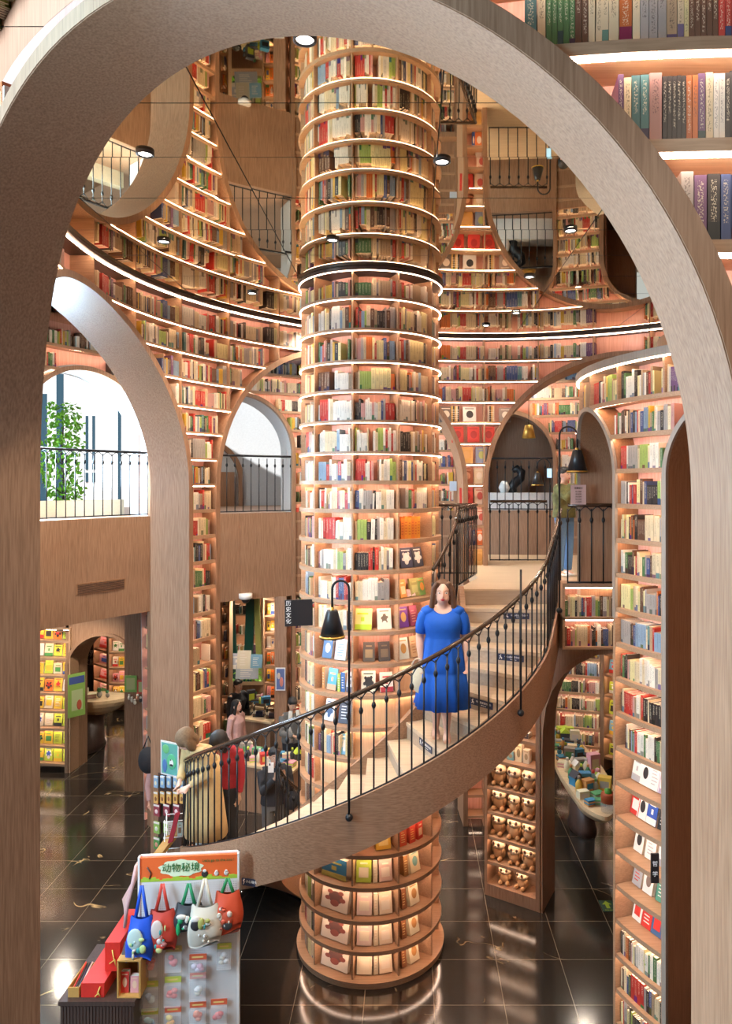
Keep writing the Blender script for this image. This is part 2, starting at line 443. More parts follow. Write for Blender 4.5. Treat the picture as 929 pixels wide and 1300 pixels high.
# ---------------------------------------------------------------- outer side of the foreground arch wall (faces the camera)
oc = thing('arch_side_bookcase', 'oak bookcase on the near side of the foreground arch, upper right of the photo', 'bookcase')
RO = RR+TH0
ZO = [1.865, 1.52, 1.175, .83, .485, .14]
TRO = .078; RB = RR+.285
def half_o(z):
    ro = A_FRONT+TRO
    if z <= ZS: return ro
    return sqrt(ro*ro-(z-ZS)**2) if z < ZS+ro else None
oled = MB()
mbb = MB(); ring_panel(mbb, RC, RB, RR, [CEN[0]], A_FRONT, ZS, 0, ZC, 1.0, CEN[0]-360+-31, CEN[0]-360+62, off=TRO-.01)
mbb.build('back_panel', 'back', oc)
mbf = arch_trim('face_band', RC, RR, CEN[0], A_FRONT+.004, ZS, 0, RB-.01, RO+.005, 0, tr=TRO)
struct(mbf.build('trim_7', 'wood'))
for h in ZO:
    z = E+h; ho = half_o(z-.01)
    for sg, lim in ((1, 62), (-1, 31)):
        a = CEN[0]+sg*math.degrees((ho or 0)/RR); b = CEN[0]+sg*lim
        a, b = min(a, b), max(a, b)
        mb = MB(); mb.arcslab(RC, RB, RO-.004, rad(a), rad(b), z-.045, z); mb.build('shelf', 'shelf', oc)
        mb = MB(); mb.arcslab(RC, RO-.03, RO-.016, rad(a+.3), rad(b-.3), z-.057, z-.045, n=12); mb.build('led_strip', 'ledcool', oc)

ORD = ['first', 'second', 'third', 'fourth', 'fifth', 'sixth', 'seventh', 'eighth', 'ninth', 'tenth', 'eleventh', 'twelfth', 'thirteenth', 'fourteenth', 'fifteenth', 'sixteenth', 'seventeenth', 'eighteenth', 'nineteenth', 'twentieth', 'twenty-first', 'twenty-second', 'twenty-third', 'twenty-fourth', 'twenty-fifth', 'twenty-sixth', 'twenty-seventh', 'twenty-eighth', 'twenty-ninth', 'thirtieth'] + ['rightward']*60
PALW = [PAL[0], PAL[1], PAL[2], PAL[9], PAL[9], PAL[10], PAL[1], PAL[2], PAL[0], PAL[5], PAL[6], PAL[14], PAL[15]]
for r_, (h, nm) in enumerate([(ZO[0], 'uppermost shelf'), (ZO[1], 'top shelf'), (ZO[2], 'upper lit shelf'), (ZO[3], 'lower lit shelf')]):
    z = E+h; ho = half_o(z+.02)
    a0 = CEN[0]+(math.degrees((ho-.07)/RR) if ho else 0); a1 = 285.0
    pf = path_ring(RC, RO-.05, rad(a0), 1, inward=False); L = rad(a1-a0)*(RO-.05)
    if r_ in (0,):
        run_books(pf, .01, L, z, .30); continue
    cnt = [0]
    def single(o, cn, w, hh, i, fr, nm=nm):
        tag(o, '%s %s book, %s from the arch on the %s at upper right' % ('thick' if w > .03 else 'slim', cn, ORD[i], nm), 'book', 'books on the shelves beside the foreground arch')
    vis = min(L, {1: .8, 2: .85, 3: .5}[r_])
    run_books(pf, .01, vis, z, .295, pal=PALW*3+PALC if r_ != 1 else PALC, single=single, gapp=.0, hmin=.8)
    run_books(pf, vis+.01, L, z, .295)
# left side of the same wall (upper left corner)
for h in ZO[:3]:
    z = E+h; ho = half_o(z+.02); a0 = CEN[0]-(math.degrees(ho/RR) if ho else 0)-.5; L = rad(a0-CEN[0]+30)*(RO-.05)
    if L > .1: run_books(path_ring(RC, RO-.05, rad(CEN[0]-30), 1, inward=False), 0, L, z, .3)

# ---------------------------------------------------------------- floor, mirror ceiling
def tile_floor():
    m, nt, b = newmat('polished_black_tile'); L = nt.links.new
    tc = nt.nodes.new('ShaderNodeTexCoord'); mp = nt.nodes.new('ShaderNodeMapping'); mp.inputs['Location'].default_value = (-.262, -.32, 0)
    br = nt.nodes.new('ShaderNodeTexBrick'); br.offset = 0; br.squash = 1
    br.inputs['Scale'].default_value = 1; br.inputs['Mortar Size'].default_value = .0035; br.inputs['Brick Width'].default_value = .755; br.inputs['Row Height'].default_value = .755
    br.inputs['Color1'].default_value = (.020, .017, .014, 1); br.inputs['Color2'].default_value = (.026, .022, .018, 1); br.inputs['Mortar'].default_value = (.26, .2, .13, 1)
    n = nt.nodes.new('ShaderNodeTexNoise'); n.inputs['Scale'].default_value = 1.3; n.inputs['Detail'].default_value = 6
    vo = nt.nodes.new('ShaderNodeTexNoise'); vo.inputs['Scale'].default_value = .8; vo.inputs['Detail'].default_value = 3; vo.inputs['Distortion'].default_value = 1.2
    cr = nt.nodes.new('ShaderNodeValToRGB'); e = cr.color_ramp.elements; e[0].position = .492; e[0].color = (0, 0, 0, 1); e[1].position = .5; e[1].color = (1, 1, 1, 1)
    e2 = cr.color_ramp.elements.new(.508); e2.color = (0, 0, 0, 1)
    cr2 = nt.nodes.new('ShaderNodeMapRange'); cr2.inputs[1].default_value = .56; cr2.inputs[2].default_value = .64
    mu = nt.nodes.new('ShaderNodeMath'); mu.operation = 'MULTIPLY'
    mx = nt.nodes.new('ShaderNodeMix'); mx.data_type = 'RGBA'; mx.inputs[7].default_value = (.55, .38, .18, 1)
    L(tc.outputs['Object'], mp.inputs[0]); L(mp.outputs[0], br.inputs['Vector']); L(tc.outputs['Object'], n.inputs['Vector']); L(tc.outputs['Object'], vo.inputs['Vector'])
    L(vo.outputs['Fac'], cr.inputs[0]); L(n.outputs['Fac'], cr2.inputs[0]); L(cr.outputs[0], mu.inputs[0]); L(cr2.outputs[0], mu.inputs[1])
    L(mu.outputs[0], mx.inputs[0]); L(br.outputs['Color'], mx.inputs[6]); L(mx.outputs[2], b.inputs['Base Color'])
    b.inputs['Roughness'].default_value = .13; b.inputs['Specular IOR Level'].default_value = .9
    return m
M['floor'] = tile_floor()
mb = MB(); mb.box(-16, 12, -3, 24, -.12, 0); struct(mb.build('floor', 'floor'))
def mirror():
    m, nt, b = newmat('bronze_mirror'); 
    b.inputs['Metallic'].default_value = 1; b.inputs['Roughness'].default_value = .015; b.inputs['Base Color'].default_value = (.74, .64, .46, 1)
    return m
M['mirror'] = mirror()
mb = MB(); px, py = 1.5, .775; x = -7.3
while x < 7:
    y = 4.66-.775*14
    while y < 16:
        tx, ty = R.uniform(-1, 1)*.0011, R.uniform(-1, 1)*.0011
        g = .004; x0, x1, y0, y1 = x+g, x+px-g, y+g, y+py-g
        mb.face(((x0, y0, ZC-tx*px-ty*py), (x0, y1, ZC-tx*px+ty*py), (x1, y1, ZC+tx*px+ty*py), (x1, y0, ZC+tx*px-ty*py)), 0)
        y += py
    x += px
mb.box(-7.4, 7.8, -6.2, 16.4, ZC+.012, ZC+.15, 1)
struct(mb.build('ceiling', ['mirror', 'black']))
# downlights
dl = None
spots = [((387, 47), 'downlight in the mirrored ceiling at the top edge of the view, left of the column'), ((184, 193), 'downlight in the ceiling over the left arch reflection'), ((208, 305), 'small downlight in the ceiling above the left bookshelves'),
         ((320, 371), 'small downlight in the ceiling just before the left wall, beside the column'), ((561, 203), 'downlight in the ceiling at the right edge of the column'), ((724, 291), 'downlight in the ceiling over the right oval reflection'),
         ((422, 303), 'downlight in the ceiling directly over the column'), ((672, 350), 'downlight in the ceiling above the right bookshelves, nearer of two'), ((655, 396), 'downlight in the ceiling near the far right wall'), ((617, 412), 'downlight in the ceiling right at the far wall')]
for (pp, lb) in spots:
    Y = F*2.43/(HY-pp[1]); x, y, z = at(pp[0], pp[1], Y); z = ZC
    t = thing('ceiling_downlight', lb, 'ceiling light', 'downlights in the mirrored ceiling', (x, y, z))
    a = MB(); a.lathe([(.065, 0), (.065, -.02), (.05, -.024), (.048, -.004)], n=20); a.build('rim', 'black', t)
    a = MB(); a.lathe([(.0, -.012), (.047, -.012)], n=20); a.build('lens', 'lamp', t)
def spot(loc, energy, size=100, colr=(1, .86, .7), r=.05, to=None):
    l = bpy.data.lights.new('warm_spot', 'SPOT'); l.energy = energy; l.spot_size = rad(size); l.spot_blend = .8; l.color = colr; l.shadow_soft_size = r
    o = bpy.data.objects.new('warm_spot', l); col.objects.link(o); o.location = loc
    if to: o.rotation_euler = (Vector(to)-Vector(loc)).to_track_quat('-Z', 'Y').to_euler()
    return o
def area(loc, to, sx, sy, energy, colr):
    l = bpy.data.lights.new('cool_area_light', 'AREA'); l.shape = 'RECTANGLE'; l.size = sx; l.size_y = sy; l.energy = energy; l.color = colr
    o = bpy.data.objects.new('cool_area_light', l); col.objects.link(o); o.location = loc
    o.rotation_euler = (Vector(to)-Vector(loc)).to_track_quat('-Z', 'Y').to_euler(); return o
# ================================================================ the round book column
CC = (-.48, 9.0); CR = .87
ZK = [2.10, 1.744, 1.39, 1.06, .72, .37, .044, -.276, -.62, -.96, -1.30, -1.64, -2.0, -2.35, -2.71, -3.06, -3.42, -3.78, -4.13, -4.49, -4.86, -5.20, -5.52]
cl = thing('column_bookcase', 'round floor to ceiling book column in the middle of the hall', 'bookcase', loc=(CC[0], CC[1], 0))
a = MB(); a.lathe([(.60, 0.05), (.60, ZC)], n=60); a.build('core', 'back', cl)
a = MB(); a.lathe([(0, 0), (CR+.02, 0), (CR+.03, .07), (0, .07)], n=72, smooth=False); a.build('plinth', 'shelf', cl)
a = MB(); a.lathe([(.59, ZC-.045), (CR+.02, ZC-.045), (CR+.02, ZC-.004), (.59, ZC-.004)], n=72, smooth=False); a.build('cornice', 'darkwood', cl)
def cled(r0, r1, z0, z1):
    q = MB(); q.lathe([(r0, z0), (r1, z0), (r1, z1), (r0, z1)], n=60, smooth=False); q.build('led_strip', 'ledcol', cl)
cled(CR+.0, CR+.01, ZC-.053, ZC-.046)
for k, h in enumerate(ZK[:-1]):
    z = E+h; a = MB()
    a.lathe([(.59, z-.03), (CR-.018, z-.03), (CR-.018, z-.045), (CR, z-.045), (CR, z), (.59, z)] if k > 5 else [(.59, z-.03), (CR, z-.03), (CR, z), (.59, z)], n=72, smooth=False); a.build('shelf', 'shelf', cl)
    cled(CR-.036, CR-.020, z-.042, z-.031) if k > 5 else cled(CR-.016, CR-.004, z-.037, z-.031)
DIV = [-47+36*i for i in range(10)]
for d in DIV:
    an = rad(d)-PI/2; a = MB(); a.arcslab((0, 0), .6, .845, an-.011, an+.011, .07, ZC-.05, n=1); a.build('divider', 'shelf', cl)
# closed curved panels low on the front, where the stair wraps round
def cpanel(k, d0, d1):
    z = E+ZK[k]; a = MB(); a.arcslab((0, 0), .75, .765, rad(d0)-PI/2, rad(d1)-PI/2, z, E+ZK[k-1]-.036); return a.build('curved_panel', 'lightpanel', cl)
M['lightpanel'] = wood('golden_oak_panel', (.55, .36, .2), (.68, .48, .3))
for k, d0, d1 in ((13, 25, 61), (14, -11, 61), (15, -11, 61), (16, -47, 61), (17, -83, 61)): cpanel(k, d0, d1)
def colpath(d0):
    a0 = rad(d0)-PI/2
    def f(s):
        a = a0+s/.80; return CC[0]+.80*cos(a), CC[1]+.80*sin(a), (-sin(a), cos(a)), (cos(a), sin(a))
    return f
rowname = ['top', 'second', 'third', 'fourth', 'fifth', 'sixth', 'seventh', 'eighth', 'ninth', 'tenth', 'eleventh', 'twelfth']
bayname = {-83: 'left edge', -47: 'left', -11: 'middle', 25: 'right', 61: 'right edge'}
skip = {(8, 25), (9, 25), (10, 25), (11, -11), (11, 25), (12, -47), (12, -11), (12, 25), (13, -11), (13, 25), (13, -47), (14, -47), (14, -11), (14, 25), (15, -11), (15, 25), (16, -47), (16, -11), (16, 25)}
for k, h in enumerate(ZK):
    z = E+h; hm = ((E+ZK[k-1]-.036) if k else ZC-.075)-z
    if k == 22: z = .075
    for d in DIV:
        if (k, d) in skip: continue
        if k >= 17 and -84 < d < 62: continue
        L = rad(36)*.80-.02
        pal = COOL if (4 <= k <= 12 and d in (-83, -47, -11)) else PALC
        if (7 <= k <= 9 and d in (-47, -11, 25)) or (k == 6 and d == -11):
            def single(o, cn, w, hh, i, fr, k=k, d=d):
                tag(o, '%s %s book, %s from left in %s bay of column, %s row from ceiling' % ('thick' if w > .03 else 'slim', cn, ORD[i], bayname[d], rowname[k]), 'book', 'books on the round column')
            run_books(colpath(d+.7), .012, L, z, hm, pal=pal, single=single, gapp=.015)
        else:
            run_books(colpath(d+.7), .012, L, z, hm, pal=pal, gapp=.02)
# ---------------------------------------------------------------- face-out display books
def display_book(x, y, z, yaw, w, h, t, c1, c2, label, pic=None, lean=.22, name='display_book', group=None, c3=None, cat=None):
    """a book stood face out, leaning back; yaw = direction its cover faces (0 = towards -Y)"""
    th = thing(name, label, cat or ('book' if 'book' in name else 'box'), group, (x, y, z), yaw)
    def tr(px, py, pz):   # lean back about the foot
        return (px, py*cos(lean)+pz*sin(lean), pz*cos(lean)-py*sin(lean)+t*sin(lean))
    def lb(mb, x0, x1, y0, y1, z0, z1, c):
        vs = [tr(a_, b_, c_) for c_ in (z0, z1) for a_, b_ in ((x0, y0), (x1, y0), (x1, y1), (x0, y1))]
        mb.mesh(vs, [(3, 2, 1, 0), (4, 5, 6, 7), (0, 1, 5, 4), (1, 2, 6, 5), (2, 3, 7, 6), (3, 0, 4, 7)], 0, c)
    a = MB(); lb(a, -w/2, w/2, 0, .003, 0, h, c1); lb(a, -w/2, w/2, t-.003, t, 0, h, c1); lb(a, -w/2, -w/2+.003, .003, t-.003, 0, h, c1); a.build('cover', 'col', th)
    a = MB(); lb(a, -w/2+.003, w/2-.004, .003, t-.003, .003, h-.003, (.78, .72, .6)); a.build('pages', 'col', th)
    a = MB(); pic = pic or R.choice(('block', 'band', 'face', 'lines'))
    if pic == 'block': lb(a, -w*.32, w*.32, -.0015, .0005, h*.2, h*.62, c2); lb(a, -w*.25, w*.25, -.0015, .0005, h*.76, h*.83, c2)
    elif pic == 'band': lb(a, -w/2+.002, w/2-.002, -.0015, .0005, h*.0, h*.26, c2); lb(a, -w*.3, w*.3, -.0015, .0005, h*.72, h*.80, c2); lb(a, -w*.1, w*.1, -.0015, .0005, h*.4, h*.6, c2)
    elif pic == 'face':
        n = 18; vs = [tr(w*.02+cos(2*PI*i/n)*w*.27, -.0015, h*.5+sin(2*PI*i/n)*h*.24) for i in range(n)]; a.mesh(vs, [tuple(range(n))], 0, c2)
        if c3:
            for (u, v, q) in ((-.2, .68, .1), (.2, .7, .1), (-.27, .42, .1), (.28, .45, .11), (.0, .28, .16)):
                vs = [tr(w*u+cos(2*PI*i/n)*w*q, -.003, h*v+sin(2*PI*i/n)*h*q*.8) for i in range(n)]; a.mesh(vs, [tuple(range(n))], 0, c3)
        lb(a, -w*.34, w*.34, -.0015, .0005, h*.84, h*.89, c2)
    else:
        for i in range(5): lb(a, -w*.3, w*R.uniform(.05, .3), -.0015, .0005, h*(.2+.13*i), h*(.24+.13*i), c2)
    a.build('cover_print', 'col', th)
    return th
def on_col(k, deg, w, h, t, c1, c2, label, **kw):
    r = kw.pop('r', .77); a = rad(deg)-PI/2; z = E+ZK[k]+.001 if k < 22 else .076
    return display_book(CC[0]+r*cos(a), CC[1]+r*sin(a), z, rad(deg)+kw.pop('tw', 0), w, h, t, c1, c2, label, **kw)
W_, CR_, YL, RD, OR, GR, BL, LB_, BK, BR_, GY, PK, PU, LM = (.8, .77, .7), (.74, .62, .42), (.75, .5, .05), (.6, .04, .03), (.75, .2, .03), (.08, .3, .08), (.04, .1, .4), (.2, .42, .62), (.03, .03, .03), (.16, .08, .04), (.4, .4, .4), (.65, .3, .33), (.25, .08, .35), (.5, .62, .06)
for i in range(6): on_col(8, 30+3.4*i, .045, .24+.01*(i % 2), .15, (.7, .2+.04*(i % 3), .03), (.5, .1, .02), '%s bright orange book from left on the column by the landing' % ORD[i], lean=0, r=.80, pic='lines', group='orange books on the column')
on_col(9, 36, .17, .23, .03, (.05, .05, .09), (.7, .7, .68), 'left dark speckled book facing out on column, below the orange books', pic='face', c3=(.6, .6, .55))
on_col(9, 50, .17, .23, .03, (.06, .06, .08), (.75, .7, .66), 'right dark floral book facing out on column, below the orange books', pic='face', c3=(.7, .65, .6))
on_col(10, 33, .11, .21, .03, (.7, .36, .1), (.8, .7, .4), 'orange-brown book leaning on column shelf left of pink leaflet', pic='block', tw=.3)
on_col(10, 41, .12, .08, .05, (.7, .45, .45), (.8, .6, .6), 'low pink leaflet box on column shelf near the woman', pic='band', name='leaflet_box', lean=.3)
on_col(10, 46, .15, .21, .03, (.35, .33, .12), (.5, .5, .2), 'olive green book facing out on column shelf near the woman', pic='block')
on_col(10, 56, .15, .20, .03, (.2, .4, .12), (.75, .35, .08), 'green and orange picture book at the right end of column shelf', pic='face')
on_col(11, -4, .21, .235, .02, (.72, .68, .25), (.45, .62, .03), 'pale yellow book with lime green foot facing out on column', pic='band', group=None)
on_col(11, 15, .16, .235, .02, (.78, .72, .6), (.2, .15, .1), 'cream book with small dark drawing facing out on column', pic='face', c3=(.78, .72, .6))
on_col(11, 33, .13, .235, .03, (.16, .05, .3), (.7, .45, .15), 'purple book with orange figure facing out on column beside the woman', pic='face')
on_col(11, 45, .12, .23, .05, (.3, .06, .12), (.7, .4, .3), 'dark red book standing next to the purple book on column', pic='lines')
on_col(12, -38, .13, .23, .04, (.1, .2, .38), (.75, .75, .7), 'dark blue book with white print leaning on left bay of column', pic='face', tw=.15)
on_col(12, -24, .14, .23, .04, (.68, .74, .76), (.15, .3, .5), 'pale blue and white book leaning on left bay of column', pic='lines')
on_col(12, 1.5, .13, .215, .03, (.1, .075, .055), (.3, .2, .1), 'left of two dark brown leathery books on column', pic='block')
on_col(12, 15, .13, .215, .03, (.075, .06, .05), (.18, .13, .08), 'right of two dark brown leathery books on column', pic='block')
on_col(12, 33, .14, .24, .02, (.6, .68, .64), (.5, .3, .1), 'pale book with blue and brown drawing facing out beside the woman', pic='face')
on_col(12, 46, .14, .24, .03, (.6, .42, .25), (.4, .2, .1), 'tan book facing out on column half hidden by the woman', pic='lines')
on_col(13, -42, .04, .24, .14, (.75, .3, .1), (.8, .6, .4), 'orange spined book at left end of column shelf above the handrail', lean=0, pic='lines')
on_col(13, -33, .13, .24, .02, (.1, .38, .6), (.75, .4, .25), 'sky blue book with orange fox like patch on column shelf', pic='band')
on_col(13, -25, .035, .2, .14, (.45, .6, .1), (.8, .8, .7), 'lime green spined book on column shelf above the handrail', lean=0, pic='lines')
on_col(13, -21, .05, .22, .14, (.05, .15, .4), (.8, .8, .7), 'thick blue spined book on column shelf above the handrail', lean=0, pic='lines')
on_col(13, -15, .09, .22, .02, (.7, .68, .7), (.1, .1, .15), 'white book with dark handbag drawing on column shelf', pic='band')
on_col(13, 1, .16, .24, .02, (.72, .66, .52), (.03, .03, .03), 'cream book with black silhouette of a head facing out on column', pic='face', c3=(.03, .03, .03))
on_col(13, 17, .15, .22, .02, (.74, .68, .58), (.4, .05, .06), 'cream book with red and black scrawl facing out above the handrail', pic='band')
on_col(14, -36, .14, .24, .03, (.62, .66, .7), (.06, .12, .25), 'blue and white patterned book facing out below the handrail', pic='face', c3=(.06, .12, .25))
on_col(14, -20, .15, .25, .02, (.05, .06, .09), (.6, .65, .7), 'black book with white line drawing facing out below the handrail', pic='lines')
on_col(15, -42, .04, .23, .14, (.05, .25, .5), (.8, .8, .8), 'blue spined book at left end of lowest column shelf seen through the balusters', lean=0, pic='lines')
on_col(15, -37, .10, .23, .02, (.45, .08, .05), (.05, .05, .06), 'dark red and black book facing out low on the column', pic='face')
on_col(15, -29, .06, .22, .12, (.05, .15, .45), (.8, .8, .8), 'bright blue spined book low on the column behind the balusters', lean=0, pic='lines')
on_col(15, -20, .13, .22, .02, (.2, .45, .65), (.75, .75, .7), 'light blue patterned book facing out low on the column', pic='face', c3=(.7, .72, .7))
# lowest rings under the stair
for j, k in enumerate((20, 21, 22)):
    nm = ('third ring from the floor', 'second ring from the floor', 'lowest ring')[j]
    on_col(k, -30, .37, .27, .05, (.66, .58, .47), (.13, .06, .05), 'boxed picture puzzle with a dark round wreath on the %s' % nm, pic='face', c3=(.24, .07, .05), name='puzzle_box', group='round wreath puzzle boxes')
    on_col(k, -2.5, .17, .24, .05, (.74, .58, .5) if k < 22 else (.78, .68, .5), (.8, .72, .55), 'left cream boxed notebook in the middle bay of the %s' % nm, pic='block', name='notebook_box')
    on_col(k, 7.5, .05, .24, .12, (.72, .62, .42), (.8, .72, .55), 'narrow cream booklet between two boxes on the %s' % nm, pic='lines', lean=.05)
    on_col(k, 16, .15, .23, .05, (.76, .63, .45), (.8, .72, .58), 'right cream boxed notebook in the middle bay of the %s' % nm, pic='block', name='notebook_box')
    on_col(k, 33, .06, .22, .14, (.3, .12, .05), (.7, .5, .2), 'small brown box in the right bay of the %s' % nm, pic='lines', lean=.1, name='gift_box')
    on_col(k, 45, .15, .23, .06, (.72, .64, .44), (.5, .25, .08), 'cream box with brown tab in right bay of the %s' % nm, pic='face', name='gift_box')
    if j: on_col(k, -62, .2, .26, .03, (.08, .28, .36), (.05, .15, .2), 'teal book at the left edge of the column, %s' % nm, pic='block')
on_col(19, -30, .34, .22, .18, (.03, .15, .27), (.4, .35, .08), 'teal and yellow illustrated box set on the column just below the stair', pic='band', name='puzzle_box', lean=.05)
on_col(19, -3, .17, .25, .05, (.42, .56, .06), (.72, .66, .45), 'lime green boxed notebook on the column just below the stair', pic='block', name='notebook_box')
on_col(19, 7, .05, .24, .12, (.72, .62, .42), (.8, .72, .55), 'narrow cream booklet right of the lime green notebook', pic='lines', lean=.05)
on_col(19, 16, .15, .23, .05, (.7, .52, .42), (.8, .72, .58), 'pale pink boxed notebook right of the lime green one', pic='block', name='notebook_box')
on_col(19, 35, .06, .22, .14, (.35, .16, .05), (.7, .5, .2), 'small brown box in the right bay just below the stair', pic='lines', lean=.1, name='gift_box')
on_col(19, 46, .15, .23, .06, (.74, .62, .38), (.2, .4, .35), 'cream and teal box in the right bay just below the stair', pic='face', name='gift_box')
on_col(18, 32, .09, .2, .1, (.6, .1, .04), (.75, .5, .2), 'left red gift box on the column right under the stair', pic='lines', lean=.05, name='gift_box')
on_col(18, 42, .09, .2, .1, (.55, .06, .03), (.75, .4, .1), 'middle red gift box on the column right under the stair', pic='lines', lean=.05, name='gift_box')
on_col(18, 52, .09, .2, .1, (.6, .05, .03), (.7, .5, .3), 'right red gift box on the column right under the stair', pic='block', lean=.05, name='gift_box')
on_col(18, 14, .17, .2, .06, (.75, .45, .05), (.8, .6, .2), 'yellow boxed book peeping out under the stair', pic='block')
on_col(20, 66, .03, .26, .16, (.55, .04, .04), (.7, .6, .4), 'tall red book at the right edge of the column, third ring from the floor', lean=0, pic='lines')
# black hanging sign on the left of the column
sg = thing('hanging_sign', 'black double sided hanging sign with white characters on the column, left of the lamp', 'sign', loc=(-1.42, 8.35, E-1.62))
a = MB(); a.box(-.005, .31, -.012, .012, 0, .30); a.build('board', 'black', sg)
a = MB(); a.box(.30, .56, -.008, .008, .26, .28); a.build('bracket', 'black', sg)
sg.rotation_euler = (0, 0, rad(14))
M['signwhite'] = plain('white_lettering', (.8, .8, .78), .5, noise=0)
for i, ch in enumerate('历史文化'): text_mesh('lettering', ch, .062, 'signwhite', sg, (.035, -.014, .26-.068*i), (PI/2, 0, 0))
# ================================================================ the stair
GS = .44; ZL = E-1.33; SRISE = 4.27/24; STEP = SRISE/GS
OR_ = 2.2; IR_ = 1.13
P65 = (CC[0]+OR_*sin(rad(65)), CC[1]-OR_*cos(rad(65)))
PTOP = (1.90, 9.22)
LS = math.hypot(PTOP[0]-P65[0], PTOP[1]-P65[1])
def outer(s, r=0.0):
    """plan point on the outer stringer, s metres down from the landing"""
    if s < LS:
        t = s/LS; dx, dy = (P65[0]-PTOP[0])/LS, (P65[1]-PTOP[1])/LS; n = (-dy, dx)   # outward (to the right)
        x, y = PTOP[0]+dx*s, PTOP[1]+dy*s
        nn = (-dy, dx) if (-dy) > 0 else (dy, -dx)
        return (x+nn[0]*r, y+nn[1]*r)
    th = rad(65)-(s-LS)/OR_
    return (CC[0]+(OR_+r)*sin(th), CC[1]-(OR_+r)*cos(th))
def inner(s, r=0.0):
    th = rad(65)-(s-LS)/OR_
    return (CC[0]+(IR_+r)*sin(th), CC[1]-(IR_+r)*cos(th))
def zn(s): return ZL-GS*s
NS = 24; S_END = NS*STEP
st = thing('curved_staircase', 'curved oak staircase sweeping in front of the round book column', 'staircase')
for k in range(1, NS+1):
    s0, s1 = (k-1)*STEP, k*STEP; z = ZL-k*SRISE; n = 4
    t = MB(); vs = []; fs = []
    for i in range(n+1):
        s = s0+(s1+.02-s0)*i/n if k < NS else s0+(s1-s0)*i/n
        o, q = outer(s, -.035), inner(s, .03); vs += [(*q, z), (*o, z), (*o, z-.04), (*q, z-.04)]
    for i in range(n):
        for j in range(4): fs.append((4*i+j, 4*i+(j+1) % 4, 4*i+4+(j+1) % 4, 4*i+4+j))
    fs += [(0, 1, 2, 3), tuple(4*n+j for j in (3, 2, 1, 0))]
    if k < NS or True: t.mesh(vs, fs); t.build('tread', 'tread', st)
    r_ = MB(); o, q = outer(s0, -.035), inner(s0, .03); o2, q2 = outer(s0, -.035), inner(s0, .03); o, q = outer(s0, -.035), inner(s0, .03); o2, q2 = outer(s0-.02, -.035), inner(s0-.02, .03)
    r_.mesh([(*q, z), (*o, z), (*o, z+SRISE-.002), (*q, z+SRISE-.002), (*q2, z), (*o2, z), (*o2, z+SRISE-.04), (*q2, z+SRISE-.04)],
            [(0, 1, 2, 3), (7, 6, 5, 4), (0, 4, 5, 1), (2, 6, 7, 3), (0, 3, 7, 4), (1, 5, 6, 2)])
    r_.build('riser', 'riser', st)
def band(fn, r0, r1, up, dn, s0=0.0, s1=S_END, n=90):
    """stringer: a curved plank following the slope"""
    mb = MB(); vs = []; fs = []
    for i in range(n+1):
        s = s0+(s1-s0)*i/n; a_, b_ = fn(s, r0), fn(s, r1); z = zn(s)
        zb = max(0.0, z-dn) if isinstance(dn, float) else dn(s)
        zt = max(z+up, zb+.02)
        vs += [(*a_, zb), (*b_, zb), (*b_, zt), (*a_, zt)]
    for i in range(n):
        for j in range(4): fs.append((4*i+j, 4*i+(j+1) % 4, 4*i+4+(j+1) % 4, 4*i+4+j))
    fs += [(3, 2, 1, 0), tuple(4*n+j for j in (0, 1, 2, 3))]
    mb.mesh(vs, fs, 0, smooth=False); return mb
band(outer, -.035, .035, .06, .44).build('outer_stringer', 'wood_h', st)
band(inner, -.035, .03, .06, .40).build('inner_stringer', 'wood_h', st)
# underside
mb = MB(); n = 90; vs = []; fs = []
for i in range(n+1):
    s = S_END*i/n; o, q = outer(s, -.03), inner(s, .03); z = zn(s)
    z1 = max(.01, z-.40); z2 = max(.01, z-.37); vs += [(*q, z1), (*o, z1), (*o, z2), (*q, z2)]
for i in range(n):
    for j in range(4): fs.append((4*i+j, 4*i+(j+1) % 4, 4*i+4+(j+1) % 4, 4*i+4+j))
fs += [(3, 2, 1, 0), tuple(4*n+j for j in (0, 1, 2, 3))]
mb.mesh(vs, fs); mb.build('soffit', 'wood_h', st)

